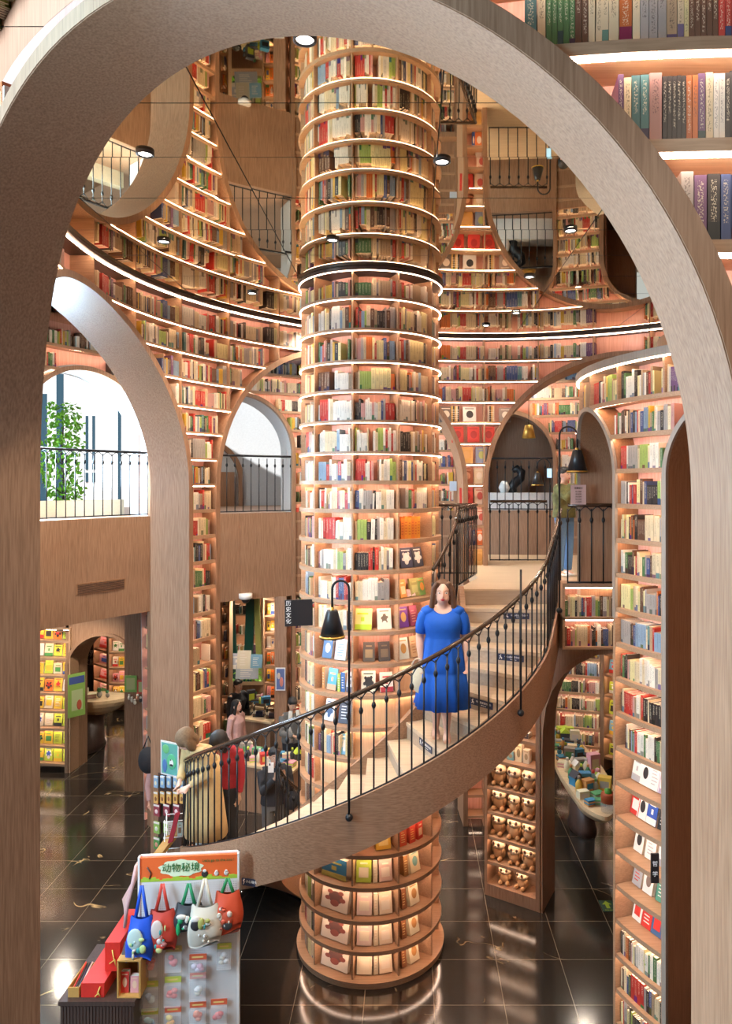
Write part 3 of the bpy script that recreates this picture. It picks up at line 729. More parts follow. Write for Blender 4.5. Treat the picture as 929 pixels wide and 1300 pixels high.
# ---------------------------------------------------------------- railings
def baluster(mb, x, y, z0, z1, r=.0085):
    mb.tube([(x, y, z0), (x, y, z1)], r, 6)
    zt = z1-.13; mb.lathe([(0.001, zt-.035), (.013, zt-.03), (.02, zt-.012), (.022, zt), (.02, zt+.012), (.013, zt+.03), (.001, zt+.035)], x, y, 8)
def rail_run(label, pts, h, name='railing', group=None, step=.115, top='railtop', rtop=.022, loops=True, kind_top='handrail', skip_b=None):
    """railing above a polyline of foot points (x, y, z); balusters joined by little arcs under the handrail"""
    t = thing(name, label, 'railing', group)
    top_pts = [(p[0], p[1], p[2]+h) for p in pts]
    a = MB(); a.tube(top_pts, [(rtop*1.3, rtop*.8)]*len(pts) if False else rtop, 8); a.build(kind_top, top, t)
    a = MB(); a.tube([(p[0], p[1], p[2]+.012) for p in pts], .011, 6); a.build('bottom_rail', 'iron', t)
    # arc-length sampling
    P = [Vector(p) for p in pts]; d = [0]
    for i in range(1, len(P)): d.append(d[-1]+((P[i]-P[i-1]).xy).length)
    L = d[-1]; nb = max(1, int(L/step)); feet = []
    for i in range(nb+1):
        s = L*i/nb; j = 0
        while j < len(d)-2 and d[j+1] < s: j += 1
        u = (s-d[j])/max(1e-9, d[j+1]-d[j]); feet.append(P[j].lerp(P[j+1], u))
    parts = []
    for f in feet:
        a = MB(); baluster(a, f.x, f.y, f.z, f.z+h-.045); parts.append(a)
    if len(parts) <= 100:
        for a in parts: a.build('baluster', 'iron', t)
    if loops:
        a = MB()
        for f, g in zip(feet, feet[1:]):
            q = []
            for i in range(7):
                w = i/6.0; p = f.lerp(g, w); q.append((p.x, p.y, p.z+h-.075+.055*sin(PI*w)))
            a.tube(q, .006, 5)
        a.build('arc_bar', 'iron', t)
    return t
SE = 7.6
n = 96
rail_run('black iron outer handrail and balusters sweeping along the curved stair', [(*outer(SE*i/n), zn(SE*i/n)+.05) for i in range(n+1)], .97, 'stair_railing', step=.118)
ni = 60
s_in = 6.3; rail_run('black iron inner railing of the lower stair flight behind the column', [(*inner(s_in+(S_END-s_in)*i/20, .0), zn(s_in+(S_END-s_in)*i/20)+.05) for i in range(21)], .95, 'stair_railing')
# inner handrail from the landing down to the column
ptsA = [(.60, 9.20, ZL+.06), (.56, 8.98, ZL-.14), (.47, 8.80, ZL-.34), (.36, 8.62, ZL-.52), (.27, 8.48, ZL-.64)]
rail_run('short handrail dropping from the landing corner to the column, behind the woman', ptsA, .98, 'stair_railing')
rail_run('black railing along the left edge of the landing', [(.62, 9.22, ZL+.06), (.95, 10.4, ZL+.06)], .98, 'landing_railing')
rail_run('black railing bridging behind the column at landing height', [(.95, 10.4, ZL+.06), (.30, 10.4, ZL+.06), (-.4, 10.4, ZL+.06)], .98, 'landing_railing')
rail_run('black railing on the bookshelves right of the stair top, beneath the pink notice', [(1.86, 8.62, E-1.165), (2.42, 8.62, E-1.165)], .92, 'landing_railing', step=.135)
# landing slab
mb = MB(); poly = [(.60, 9.30), (1.92, 9.22), (1.80, 8.72), (2.35, 8.66), (3.2, 9.3), (4.6, 9.8), (4.7, 12.9), (1.2, 13.6), (1.15, 11.6), (.97, 10.42), (.0, 10.42), (-.4, 11.2), (-.4, 12.2), (1.2, 12.2)]
poly = [(.60, 9.30), (1.92, 9.24), (1.92, 8.70), (2.9, 8.72), (3.6, 9.3), (4.9, 10.2), (4.9, 13.6), (1.2, 13.9), (1.2, 12.05), (.97, 12.0), (.97, 10.42)]
top = [(x, y, ZL) for x, y in poly]; bot = [(x, y, ZL-.25) for x, y in poly]; N = len(poly)
mb.mesh(top+bot, [tuple(range(N)), tuple(reversed(range(N, 2*N)))]+[(i, i+N, (i+1) % N+N, (i+1) % N) for i in range(N)])
o = mb.build('landing_floor', 'tread'); tag(o, 'pale polished oak landing floor at the top of the curved stair', 'landing floor')
# signs on the risers
sgmat = M['black']
for k, u in ((2, .58), (4, .62), (6, .62), (8, .50), (10, .45), (12, .5), (14, .5)):
    s = (k-1)*STEP; o, q = Vector(outer(s, -.035)), Vector(inner(s, .03)); p = q.lerp(o, u); d = (o-q).normalized(); z = ZL-(k-.5)*SRISE
    nrm = Vector((d.y, -d.x)); yaw = math.atan2(d.y, d.x)
    w = .31
    t = thing('riser_sign', 'dark notice plate with white characters on the %s riser down from the landing' % ORD[k-1], 'sign', 'notice plates on the stair risers', (p.x+nrm.x*.002, p.y+nrm.y*.002, z), yaw)
    a = MB(); a.box(-w/2, w/2, -.006, .0, -.036, .036); a.build('plate', 'navy', t) if 'navy' in M else a.build('plate', 'black', t)
    text_mesh('lettering', '中心通道请勿坐卧', .026, 'signwhite', t, (.035, -.008, .008), (PI/2, 0, 0), .001)
    text_mesh('small_lettering', 'Mind the step', .013, 'signwhite', t, (.035, -.008, -.018), (PI/2, 0, 0), .001)
    a = MB(); a.tube([(-.125, -.008, .018), (-.115, -.008, 0), (-.128, -.008, -.018)], .005, 5); a.tube([(-.118, -.008, .006), (-.1, -.008, -.008), (-.105, -.008, -.02)], .005, 5); a.ell((-.112, -.008, .022), .007, 6, 4); a.build('pictogram', 'signwhite', t)
t = thing('headroom_sign', 'small dark blue headroom sign at the lower edge of the stair stringer', 'sign', loc=(*at(317, 1120, 7.02),))
t.rotation_euler = (0, rad(0), rad(-14))
a = MB(); a.box(-.08, .08, -.006, 0, -.035, .035); a.build('plate', 'navy', t)
text_mesh('lettering', '小心碰头', .03, 'signwhite', t, (.02, -.008, .006), (PI/2, 0, 0), .001)
a = MB(); a.tube([(-.062, -.008, .018), (-.055, -.008, 0), (-.064, -.008, -.02)], .005, 5); a.ell((-.055, -.008, .024), .006, 6, 4); a.build('pictogram', 'signwhite', t)
# ---------------------------------------------------------------- gooseneck lamps
def goose(label, foot, ztop, dirx, reach, lamp_drop, shade=True, scale=1.0, group='gooseneck lamps on the stair'):
    x, y, z = foot; t = thing('gooseneck_lamp', label, 'lamp', group, (x, y, z))
    a = MB(); a.ell((0, 0, 0), .036, 12, 8); a.build('ball_foot', 'iron', t)
    pts = [(0, 0, 0), (0, 0, ztop-z)]
    if shade:
        n = 12; r = reach/2
        for i in range(1, n+1):
            th = PI*i/n; pts.append((dirx*(r-r*cos(th)), 0, ztop-z+r*1.0*sin(th)))
        pts.append((dirx*reach, 0, ztop-z-lamp_drop))
    a = MB(); a.tube(pts, .011, 8); a.ell((0, 0, .5*(ztop-z)), (.018, .018, .03), 8, 6); a.build('pole', 'iron', t)
    if shade:
        s = scale; zz = ztop-z-lamp_drop; cx_ = dirx*reach
        a = MB(); a.lathe([(.0, zz), (.05*s, zz), (.055*s, zz-.01*s), (.125*s, zz-.27*s), (.122*s, zz-.27*s), (.05*s, zz-.015*s)], cx_, 0, 28); a.build('shade', 'shadeblack', t)
        a = MB(); a.lathe([(.1185*s, zz-.245*s), (.1235*s, zz-.245*s), (.1265*s, zz-.262*s), (.121*s, zz-.262*s)], cx_, 0, 28); a.build('brass_band', 'brass', t)
        a = MB(); a.lathe([(0, zz+.03*s), (.018*s, zz+.025*s), (.022*s, zz)], cx_, 0, 12); a.build('collar', 'brass', t)
        a = MB(); a.ell((cx_, 0, zz-.16*s), .035*s, 10, 8); a.build('bulb', 'bulb', t)
    return t
M['bulb'] = plain('frosted_bulb', (1, .9, .75), .5, emit=(1, .8, .55), es=5, noise=0)
M['shadeblack'] = plain('satin_black_shade', (.018, .02, .023), .28, noise=0)
def yfoot(px, py, Y): return at(px, py, Y)
p = at(443, 1038, 6.72); goose('black gooseneck lamp in front of the column, on the stair stringer', p, E-(748-HY)/F*6.72, -1, .155, .19, scale=.95)
p = at(661, 905, 7.36); goose('bare black lamp post without shade on the stair stringer', p, E-(723-HY)/F*7.36, 1, .1, .1, shade=False)
p = at(710, 775, 8.62); goose('black gooseneck lamp curving right beside the pink notice', p, E+(HY-553)/F*8.62, 1, .21, .17, scale=1.0)
p = at(698, 700, 11.2); goose('small distant black gooseneck lamp left of the large one near the landing', (p[0], p[1], ZL+.05), E+(HY-492)/F*11.2*0-(-1)*.30, -1, .19, .12, scale=.75)
pl = thing('pendant_lamp', 'small brass pendant lamp hanging inside the far alcove arch', 'lamp', loc=at(671, 548, 13.6))
a = MB(); a.lathe([(.0, .13), (.07, .12), (.13, -.12), (.125, -.12), (.065, .11)], 0, 0, 24); a.build('shade', 'brass', pl)
a = MB(); a.tube([(0, 0, .12), (0, 0, 1.0)], .006, 6); a.build('cord', 'iron', pl)
a = MB(); a.ell((0, 0, -.06), .04, 10, 8); a.build('bulb', 'lamp', pl)
# ================================================================ outer ring wall with gallery windows
R2 = 7.1; ZG = E-.52; ZU = E-2.08
WIN = [(149.5, 1.10, E+.62), (127.0, 1.0, E+.60), (84.6, .93, E+.48), (62.0, .9, E+.5)]   # degrees, half width, spring
def w2_int(z, lo=50.0, hi=176.0):
    cut = []
    for (c, a, zs) in WIN:
        ro = a+.07
        h = ro if z <= zs else (sqrt(ro*ro-(z-zs)**2) if z < zs+ro else None)
        if h: cut.append((c-math.degrees(h/R2), c+math.degrees(h/R2)))
    cut.sort(); out = []; p = lo
    for a, b in cut:
        if a > p: out.append((p, a))
        p = max(p, b)
    if p < hi: out.append((p, hi))
    return out
gb = thing('gallery_bookcase', 'curved bookcase around the gallery windows seen through the arches', 'bookcase')
def w2_panel(mb, r, z0, zt):
    d = 50.0
    while d < 176:
        e = d+1.0
        def low(q):
            z = z0
            for (c, a, zs) in WIN:
                s = abs(rad(q-c))*R2
                if s < a+.069: z = max(z, zs+sqrt((a+.069)**2-s*s))
            return z
        l0, l1 = low(d+.01), low(e-.01)
        ctr = None
        for (c, a, zs) in WIN:
            hd = math.degrees((a+.07)/R2)
            for q in (c-hd, c+hd):
                if d < q < e: ctr = q
        for (u, v) in (((d, ctr), (ctr, e)) if ctr else ((d, e),)):
            l0, l1 = low(u+.005), low(v-.005); p0, p1 = pol(RC, r, rad(u)), pol(RC, r, rad(v))
            mb.face(((*p0, l0), (*p1, l1), (*p1, zt), (*p0, zt)))
        d = e
mb = MB(); w2_panel(mb, R2+REC, 0, ZC); struct(mb.build('wall_gallery', 'back'))
mb = MB(); w2_panel(mb, R2+REC+.02, 0, ZC); struct(mb.build('wall_gallery_outer', 'greywall'))
for i, (c, a, zs) in enumerate(WIN):
    struct(arch_trim('trim', RC, R2, c, a, zs, 0, R2-.02, R2+.07, 0, tr=.07).build('trim_%d' % (20+i), 'wood'))
    struct(arch_trim('reveal', RC, R2, c, a, zs, ZG-.1, R2+.06, R2+.62, 0, tr=.09).build('trim_%d' % (30+i), 'greywall' if i < 2 else 'wood'))
    hd = math.degrees((a-.0)/R2)
    mb = MB(); mb.arcslab(RC, R2+.0, R2+.22, rad(c-hd), rad(c), ZU, ZG); mb.arcslab(RC, R2+.0, R2+.22, rad(c+.04), rad(c+hd), ZU, ZG)
    struct(mb.build('wall_balustrade_%d' % (i+1), 'wood'))
    N = 14; pts = []
    for j in range(N+1):
        d = c-hd+2*hd*j/N; p = pol(RC, R2+.06, rad(d)); pts.append((*p, ZG+.02))
    if i < 3:
        rail_run(['black balcony railing in the bright window arch at left', 'black balcony railing in the arch window left of the column', 'black balcony railing in the far alcove behind the pendant lamp'][i], pts, 1.02, 'balcony_railing', step=.15, top='iron', rtop=.02, loops=(i == 0))
for k, h in enumerate(ZB):
    z = E+h
    if z < .1: break
    for (d0, d1) in w2_int(z-.01):
        if d1-d0 < .4: continue
        mb = MB(); mb.arcprof(RC, [(R2+REC, z-.03), (R2+.028, z-.03), (R2+.028, z-.044), (R2+.01, z-.044), (R2+.01, z), (R2+REC, z)], rad(d0), rad(d1)); mb.build('shelf', 'shelf', gb)
        gl = MB(); gl.arcslab(RC, R2+.03, R2+.046, rad(d0+.2), rad(d1-.2), z-.041, z-.031, n=max(1, int((d1-d0)/5))); gl.build('led_strip', 'led', gb)
        v0, v1 = max(d0, 64), min(d1, 160)
        if v1-v0 > .8:
            pf = path_ring(RC, R2+.06, rad(v1), -1)
            run_books(pf, .01, rad(v1-v0)*(R2+.06)-.01, z, .29)
mb = MB(); mb.arcslab(RC, R2+.02, R2+5, rad(50), rad(140), ZU, ZG-.001); mb.arcslab(RC, R2+.02, R2+1.0, rad(140), rad(176), ZU, ZG-.001); struct(mb.build('floor_gallery', 'wood'))
# gallery interior beyond the windows
mb = MB(); mb.arcslab(RC, R2+4.6, R2+4.8, rad(100), rad(125), ZG, ZC); struct(mb.build('wall_far_gallery', 'greywall'))
mb = MB(); mb.arcslab(RC, R2+1.5, R2+1.7, rad(66), rad(99), ZG, ZC); struct(mb.build('wall_alcove', 'panel'))
struct(arch_trim('t', RC, R2+4.6, 122.0, .9, E+.1, ZG, R2+4.5, R2+4.58, 0, tr=.9*0+.12).build('trim_40', 'panel'))
mb = MB(); 
for i in range(12): pass
mb.arcslab(RC, R2+4.5, R2+4.58, rad(122-4), rad(122+4), ZG, E+.3); struct(mb.build('door_1', 'panel'))
mb = MB(); mb.arcslab(RC, R2+.95, R2+1.1, rad(140), rad(172), ZG, E-.26); struct(mb.build('wall_parapet', 'cream_w'))
# outdoors
fa = thing('office_facade', 'sunlit white office building with two slit windows outside the left window', 'building', loc=(-9, 21, 0))
a = MB(); a.box(-9, 5.2, 0, .5, 0, 22); a.build('wall', 'facade', fa)
def slit(x0, x1, z0, z1, lab='window'):
    a = MB(); a.box(x0, x1, -.03, .1, z0, z1); a.build('window', 'outglass', fa)
def fx(px): return (px-CX)/F*21+9
def fz(py): return E+(HY-py)/F*21
slit(fx(109), fx(112.5), fz(596), fz(528)); slit(fx(117.5), fx(121), fz(596), fz(528)); slit(fx(109), fx(112.5), fz(612), fz(600)); slit(fx(117.5), fx(121), fz(612), fz(600))
slit(fx(72), fx(81), fz(640), fz(470)); slit(fx(150), fx(154), fz(640), fz(520)); slit(fx(40), fx(60), fz(640), fz(500))
# a leafy tree in front of the window
tr_ = thing('young_tree', 'bright green leafy young tree outside the left arched window', 'tree', loc=(-6.35, 13.4, ZG))
a = MB(); a.tube([(0, 0, 0), (.02, 0, .5), (-.03, 0, 1.1), (.02, 0, 1.7)], [.03, .025, .018, .008], 7); 
for i in range(14):
    an = R.uniform(0, 6.28); z0 = R.uniform(.3, 1.6); a.tube([(0, 0, z0), (.2*cos(an), .2*sin(an), z0+.15), (.36*cos(an), .36*sin(an), z0+.2)], [.009, .006, .003], 5)
a.build('trunk', 'darkwood', tr_)
a = MB()
for i in range(800):
    z0 = R.uniform(.1, 2.0); rr = .42*sqrt(R.random())*(1-.3*abs(z0-1)); an = R.uniform(0, 6.28); c = Vector((rr*cos(an)+.06*sin(5*z0), rr*sin(an), z0))
    u = Vector((R.gauss(0, 1), R.gauss(0, 1), R.gauss(0, 1))).normalized(); v = u.orthogonal().normalized(); s = R.uniform(.035, .07)
    a.face((c-u*s, c-v*s*.5, c+u*s, c+v*s*.5), 0, (.15, .55, .06))
tag(a.build('foliage', 'leaf', tr_), kind='stuff')

# ================================================================ the drum bookcase at the right
DC = (4.5, 8.1); DR = 2.57; DZ = E+1.24
DOPS = [(181.0, .72, E+.08, ZL), (229.2, .72, E+.08, 0.0)]
dr = thing('drum_bookcase', 'rounded bookcase tower at the right with two tall brown archways', 'bookcase')
def d_low(q, off=.05):
    z = 0.0 if q > 190 else ZL
    for (c, a, zs, zb) in DOPS:
        s = abs(rad(q-c))*DR
        if s < a+off-1e-4: z = max(z, zs+sqrt((a+off)**2-s*s))
    return z
def d_int(z):
    out = []; p = 140.0 if z > ZL else 190.0; cuts = []
    for (c, a, zs, zb) in DOPS:
        ro = a+.05; h = ro if z <= zs else (sqrt(ro*ro-(z-zs)**2) if z < zs+ro else None)
        if h: cuts.append((c-math.degrees(h/DR), c+math.degrees(h/DR)))
    for a, b in cuts:
        if a > p: out.append((p, a))
        p = max(p, b)
    out.append((p, 275.0)); return out
mb = MB(); edges = set()
d = 140.0
while d <= 275: edges.add(d); d += 1.5
for (c, a, zs, zb) in DOPS:
    hd = math.degrees((a+.05)/DR); edges |= {c-hd, c+hd}
edges = sorted(edges)
for u, v in zip(edges, edges[1:]):
    if v-u < .01: continue
    l0, l1 = d_low(u+.005), d_low(v-.005)
    for r in (DR-.26,):
        p0, p1 = pol(DC, r, rad(u)), pol(DC, r, rad(v)); mb.face(((*p0, l0), (*p1, l1), (*p1, DZ), (*p0, DZ)))
mb.build('back_panel', 'back', dr)
for (c, a, zs, zb) in DOPS:
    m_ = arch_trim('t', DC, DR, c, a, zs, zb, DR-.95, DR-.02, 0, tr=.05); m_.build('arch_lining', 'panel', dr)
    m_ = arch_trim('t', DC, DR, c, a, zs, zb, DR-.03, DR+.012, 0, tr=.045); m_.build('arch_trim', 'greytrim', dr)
mb = MB(); mb.arcslab(DC, DR-.9, DR+.03, rad(140), rad(275), DZ-.05, DZ+.03); mb.build('cornice', 'greytrim', dr)
mb = MB(); mb.arcslab(DC, DR-.95, DR-.9, rad(140), rad(275), ZL+3.0, DZ); mb.build('inner_skin', 'panel', dr)
dl_ = MB(); dl_.arcslab(DC, DR-.0, DR+.014, rad(150), rad(270), DZ-.064, DZ-.052, n=30); dl_.build('led_strip', 'led', dr)
DZB = [E+.845-.345*k+(.0) for k in range(0, 19)]
for k, z in enumerate(DZB):
    if z < .06: z = .08
    for (d0, d1) in d_int(z-.01):
        mb = MB(); mb.arcprof(DC, [(DR-.26, z-.03), (DR-.02, z-.03), (DR-.02, z-.045), (DR, z-.045), (DR, z), (DR-.26, z)], rad(d0), rad(d1)); mb.build('shelf', 'shelf', dr)
        dl_ = MB(); dl_.arcslab(DC, DR-.038, DR-.022, rad(d0+.4), rad(d1-.4), z-.042, z-.031, n=max(1, int((d1-d0)/4)))
        if z > .2: dl_.build('led_strip', 'led', dr)
        if k in (15, 16, 17) and 195 < d0 < 198 and False: continue
        v0, v1 = max(d0, 160), min(d1, 262)
        if v1-v0 < 1: continue
        a0 = rad(v0); L = rad(v1-v0)*(DR-.05)
        if 11 <= k <= 15 and v0 > 190 and v0 < 205: continue
        def pf(s, a0=a0):
            an = a0+s/(DR-.05); return DC[0]+(DR-.05)*cos(an), DC[1]+(DR-.05)*sin(an), (-sin(an), cos(an)), (cos(an), sin(an))
        # seen from the camera the shelf runs from far (low angle) to near
        hm = .29 if k else .33
        if 1 <= k <= 12 and 190 < v0 < 205 and v1 < 216:
            def single(o, cn, w, hh, i, fr, k=k):
                tag(o, '%s %s book, %s from the far end, %s shelf of the right tower below its arches' % ('thick' if w > .03 else 'slim', cn, ORD[i], ORD[k-1]), 'book', 'books between the two archways of the right tower')
            run_books(pf, .01, L-.01, z, hm, pal=PALC, single=None, gapp=.01)
        else: run_books(pf, .01, L-.01, z, hm, gapp=.01)
for (d0, d1) in ((197.15, 197.9), (211.9, 212.6)):
    mb = MB(); mb.arcslab(DC, DR-.26, DR+.005, rad(d0), rad(d1), 0, E+.1, n=1); mb.build('upright', 'shelf', dr)
for d in (170, 184, 198, 212, 226):
    mb = MB(); mb.arcslab(DC, DR-.26, DR-.01, rad(d), rad(d+.5), E+.845, DZ-.05, n=1); mb.build('upright', 'shelf', dr)
# display items low on the tower
def on_drum(k, deg, w, h, t, c1, c2, label, **kw):
    a = rad(deg); z = max(DZB[k], .08)+.001; r = DR-.16
    return display_book(DC[0]+r*cos(a), DC[1]+r*sin(a), z, a+PI/2, w, h, t, c1, c2, label, **kw)
rows = {11: [(200.2, W_, GY, 'white boxed book'), (203.2, W_, BK, 'grey printed white box set'), (206.2, W_, GY, 'tall white boxed book'), (209, (.4, .3, .4), W_, 'mauve book')],
        12: [(199.6, RD, W_, 'red spined book'), (202.2, W_, BK, 'black and white striped book'), (205.4, BL, W_, 'blue and white book'), (209, BK, W_, 'black book with white letters')],
        13: [(201, W_, BK, 'white book leaning'), (205, W_, GY, 'plain white book'), (209, (.75, .74, .7), GY, 'pale grey book')],
        14: [(200.5, GY, RD, 'red patched grey book'), (204.2, (.7, .7, .66), (.2, .15, .12), 'white book with a portrait'), (208.4, (.1, .3, .2), W_, 'dark green book')],
        15: [(200.5, W_, RD, 'red cornered white book'), (203.8, RD, W_, 'bright red book'), (207, (.05, .12, .25), RD, 'navy book'), (210, (.5, .05, .04), W_, 'dark red book')],
        }
for k, L_ in rows.items():
    for (d, c1, c2, nm) in L_:
        on_drum(k, d, .13, .24, .04, c1, c2, '%s facing out on right tower, %s shelf under its arch' % (nm, ORD[k-1]))
ps = thing('black_shelf_sign', 'small black sign with white characters sticking out of the right tower', 'sign', loc=at(826, 1102, 6.5))
a = MB(); a.box(0, .07, -.01, .01, -.13, .13); a.build('board', 'black', ps); 
for i, ch in enumerate('哲学'): text_mesh('lettering', ch, .05, 'signwhite', ps, (.035, -.012, .04-.09*i), (PI/2, 0, 0))
pp_ = thing('small_potted_plant', 'tiny green plant in a white pot on a low shelf of the right tower', 'plant', loc=(*pol(DC, DR-.1, rad(206.5)), DZB[16]))
a = MB(); a.lathe([(0, 0), (.03, 0), (.038, .06), (.033, .06), (0, .05)], n=14); a.build('pot', 'white', pp_)
a = MB()
for i in range(26):
    an = R.uniform(0, 6.28); r = R.uniform(.02, .06); h = R.uniform(.09, .15); a.face(((0, 0, .05), (r*cos(an)-.008, r*sin(an), h*.8), (r*1.3*cos(an), r*1.3*sin(an), h), (r*cos(an)+.008, r*sin(an), h*.8)))
a.build('leaves', 'leaf', pp_)

# ---------------------------------------------------------------- little bookcase facing us below the landing, arch under it
fb = thing('landing_bookcase', 'two shelf bookcase below the landing railing, right of the stair', 'bookcase')
zt = E-1.165; zm = E-1.565; zb = E-1.915; Y0, Y1 = 8.62, 8.88; X0, X1 = 1.86, 2.50; X0b = 1.80
a = MB(); a.box(X0b, X1, Y0, Y1, zt-.05, zt); a.build('top_board', 'shelf', fb)
a = MB(); a.box(X0b, X1, Y0, Y1, zm-.03, zm); a.build('shelf', 'shelf', fb)
a = MB(); a.box(X0b, X1, Y0-.0, Y1, zb-.03, zb); a.build('shelf', 'shelf', fb)
a = MB(); a.box(X0b, X1, Y1-.01, Y1+.01, zb, zt-.05); a.build('back_panel', 'back', fb)
a = MB(); a.box(X0b, X0b+.03, Y0, Y1, zb, zt-.05); a.build('side_panel', 'shelf', fb)
a = MB(); a.box(X0b+.04, X1, Y0+.02, Y0+.034, zt-.063, zt-.051); a.box(X0b+.04, X1, Y0+.02, Y0+.034, zm-.043, zm-.031); a.build('led_strip', 'led', fb)
for z_ in (zm, zb):
    run_books(lambda s: (X0b+.04+s, Y0+.05, (1, 0), (0, -1)), 0, X1-X0b-.05, z_, .29, dmax=.17)
# lower archway: from the bear shelves to the tower
A_ = Vector((1.73, 9.55)); B_ = Vector((2.45, 8.55)); DV = Vector((.27, .55))
AB = B_-A_
cz = [(0, -5.6), (0, -3.55), (.01, -3.2), (.05, -2.9), (.142, -2.65), (.296, -2.41), (.495, -2.22), (.724, -2.06), (.93, -1.99), (1.0, -1.975)]
mb = MB(); vs = []; fs = []
nx = []
for i, (u, z) in enumerate(cz):
    a_ = Vector((cz[max(i-1, 0)][0], cz[max(i-1, 0)][1])); b_ = Vector((cz[min(i+1, len(cz)-1)][0], cz[min(i+1, len(cz)-1)][1])); t_ = (b_-a_).normalized(); nr = Vector((-t_.y, t_.x))
    p = A_+AB*u; p2 = A_+AB*(u+nr.x*.06); z2 = E+z+nr.y*.06
    vs += [(p.x, p.y, E+z), (p.x+DV.x, p.y+DV.y, E+z), (p2.x+DV.x, p2.y+DV.y, z2), (p2.x, p2.y, z2)]
for i in range(len(cz)-1):
    for j in range(4): fs.append((4*i+j, 4*i+(j+1) % 4, 4*i+4+(j+1) % 4, 4*i+4+j))
fs += [(3, 2, 1, 0)]
mb.mesh(vs, fs); struct(mb.build('trim_50', 'wood'))
mb = MB()
for i in range(1, len(cz)-1):
    (u0, z0), (u1, z1) = cz[i], cz[i+1]
    p, q = A_+AB*u0, A_+AB*u1; o = DV*.04
    mb.face(((p.x+o.x, p.y+o.y, E+z0), (q.x+o.x, q.y+o.y, E+z1), (q.x+o.x, q.y+o.y, E-1.93), (p.x+o.x, p.y+o.y, E-1.93)))
    mb.face(((p.x+o.x*20, p.y+o.y*20, E+z0), (q.x+o.x*20, q.y+o.y*20, E+z1), (q.x+o.x*20, q.y+o.y*20, ZL-.25), (p.x+o.x*20, p.y+o.y*20, ZL-.25)))
struct(mb.build('wall_under_landing', 'wood'))
# bear bookcase
L0 = Vector((1.02, 10.0)); L1 = Vector((1.70, 9.565)); bd = (L1-L0); bw = bd.length; byaw = math.atan2(bd.y, bd.x)
bc = thing('toy_bookcase', 'oak shelf unit full of plush bears under the right end of the stair', 'bookcase', loc=(L0.x, L0.y, 0), rz=byaw)
BZ = [.16, .47, .81, 1.15, 1.49, 1.86, 2.2, 2.54]
H_ = 2.9
a = MB(); a.box(0, .04, 0, .3, 0, H_); a.build('side_panel', 'wood', bc)
a = MB(); a.box(bw-.06, bw, 0, .3, 0, H_); a.build('side_panel', 'wood', bc)
a = MB(); a.box(.04, bw-.06, .28, .3, 0, H_); a.build('back_panel', 'shelf', bc)
a = MB(); a.box(.04, bw-.06, .0, .28, 0, BZ[0]); a.build('plinth', 'wood', bc)
a = MB()
for z in BZ[1:]:
    b_ = MB(); b_.mesh([(x_, *q) for x_ in (.04, bw-.06) for q in ((.28, z-.03), (.03, z-.03), (.03, z-.044), (.01, z-.044), (.01, z), (.28, z))], [(0, 1, 2, 3, 4, 5), (11, 10, 9, 8, 7, 6)]+[(j, j+6, (j+1) % 6+6, (j+1) % 6) for j in range(6)]); b_.build('shelf', 'shelf', bc)
    a = MB(); a.box(.06, bw-.08, .034, .05, z-.040, z-.031); a.build('led_strip', 'led', bc)
# bears
def bear():
    t = thing('plush_bear', 'x', 'plush toy', 'plush bears on the toy shelves')
    a = MB(); a.ell((0, 0, .095), (.095, .08, .098), 14, 10, c=(.46, .27, .13))
    for s in (-1, 1):
        a.ell((s*.075, -.03, .12), (.03, .032, .06), 8, 6, c=(.36, .19, .08), rot=Matrix.Rotation(s*.4, 3, 'Y'))
        a.ell((s*.06, -.08, .035), (.036, .055, .034), 8, 6, c=(.42, .23, .10))
    a.build('body', 'plush', t)
    a = MB(); a.ell((0, -.015, .225), (.106, .082, .084), 14, 10, c=(.60, .48, .32)); a.ell((0, -.088, .205), (.034, .022, .026), 10, 6, c=(.62, .53, .4)); a.build('head', 'plush', t)
    a = MB()
    for s in (-1, 1): a.ell((s*.082, .0, .292), (.026, .016, .026), 8, 6, c=(.36, .2, .09))
    a.build('ears', 'plush', t)
    a = MB()
    for s in (-1, 1): a.ell((s*.040, -.084, .236), (.023, .013, .026), 8, 6, c=(.07, .03, .02), rot=Matrix.Rotation(s*.5, 3, 'Y'))
    a.ell((0, -.11, .213), (.010, .006, .007), 8, 6, c=(.03, .02, .02)); a.build('face', 'plush', t)
    return t
M['plush'] = attr_mat('plush_fur', .95)
proto = bear(); first = True
names = {0: ['left', 'right'], 1: ['left', 'middle', 'right'], 2: ['left', 'middle', 'right'], 3: ['left', 'middle', 'right'], 4: ['left', 'middle', 'right']}
rn = ['lowest', 'second lowest', 'middle', 'fourth', 'topmost bear']
for r_ in range(5):
    nn = names[r_]
    for j, nm in enumerate(nn):
        b = proto if first else copy_tree(proto); first = False
        x = (.24, .50)[j] if len(nn) == 2 else (.155, .385, .60)[j]
        p = Vector((L0.x, L0.y, 0))+Vector((cos(byaw)*x-sin(byaw)*.15, sin(byaw)*x+cos(byaw)*.15, 0))
        b.location = (p.x, p.y, BZ[r_]+.002); b.rotation_euler = (0, 0, byaw+R.uniform(-.25, .25)); sc_ = .84 if r_ == 0 else (R.uniform(.93, .98) if not (j == 1 and r_ in (1, 3)) else .84); b.scale = (sc_,)*3
        b['label'] = '%s brown and cream plush bear on the %s shelf of the toy bookcase' % (nm, rn[r_])
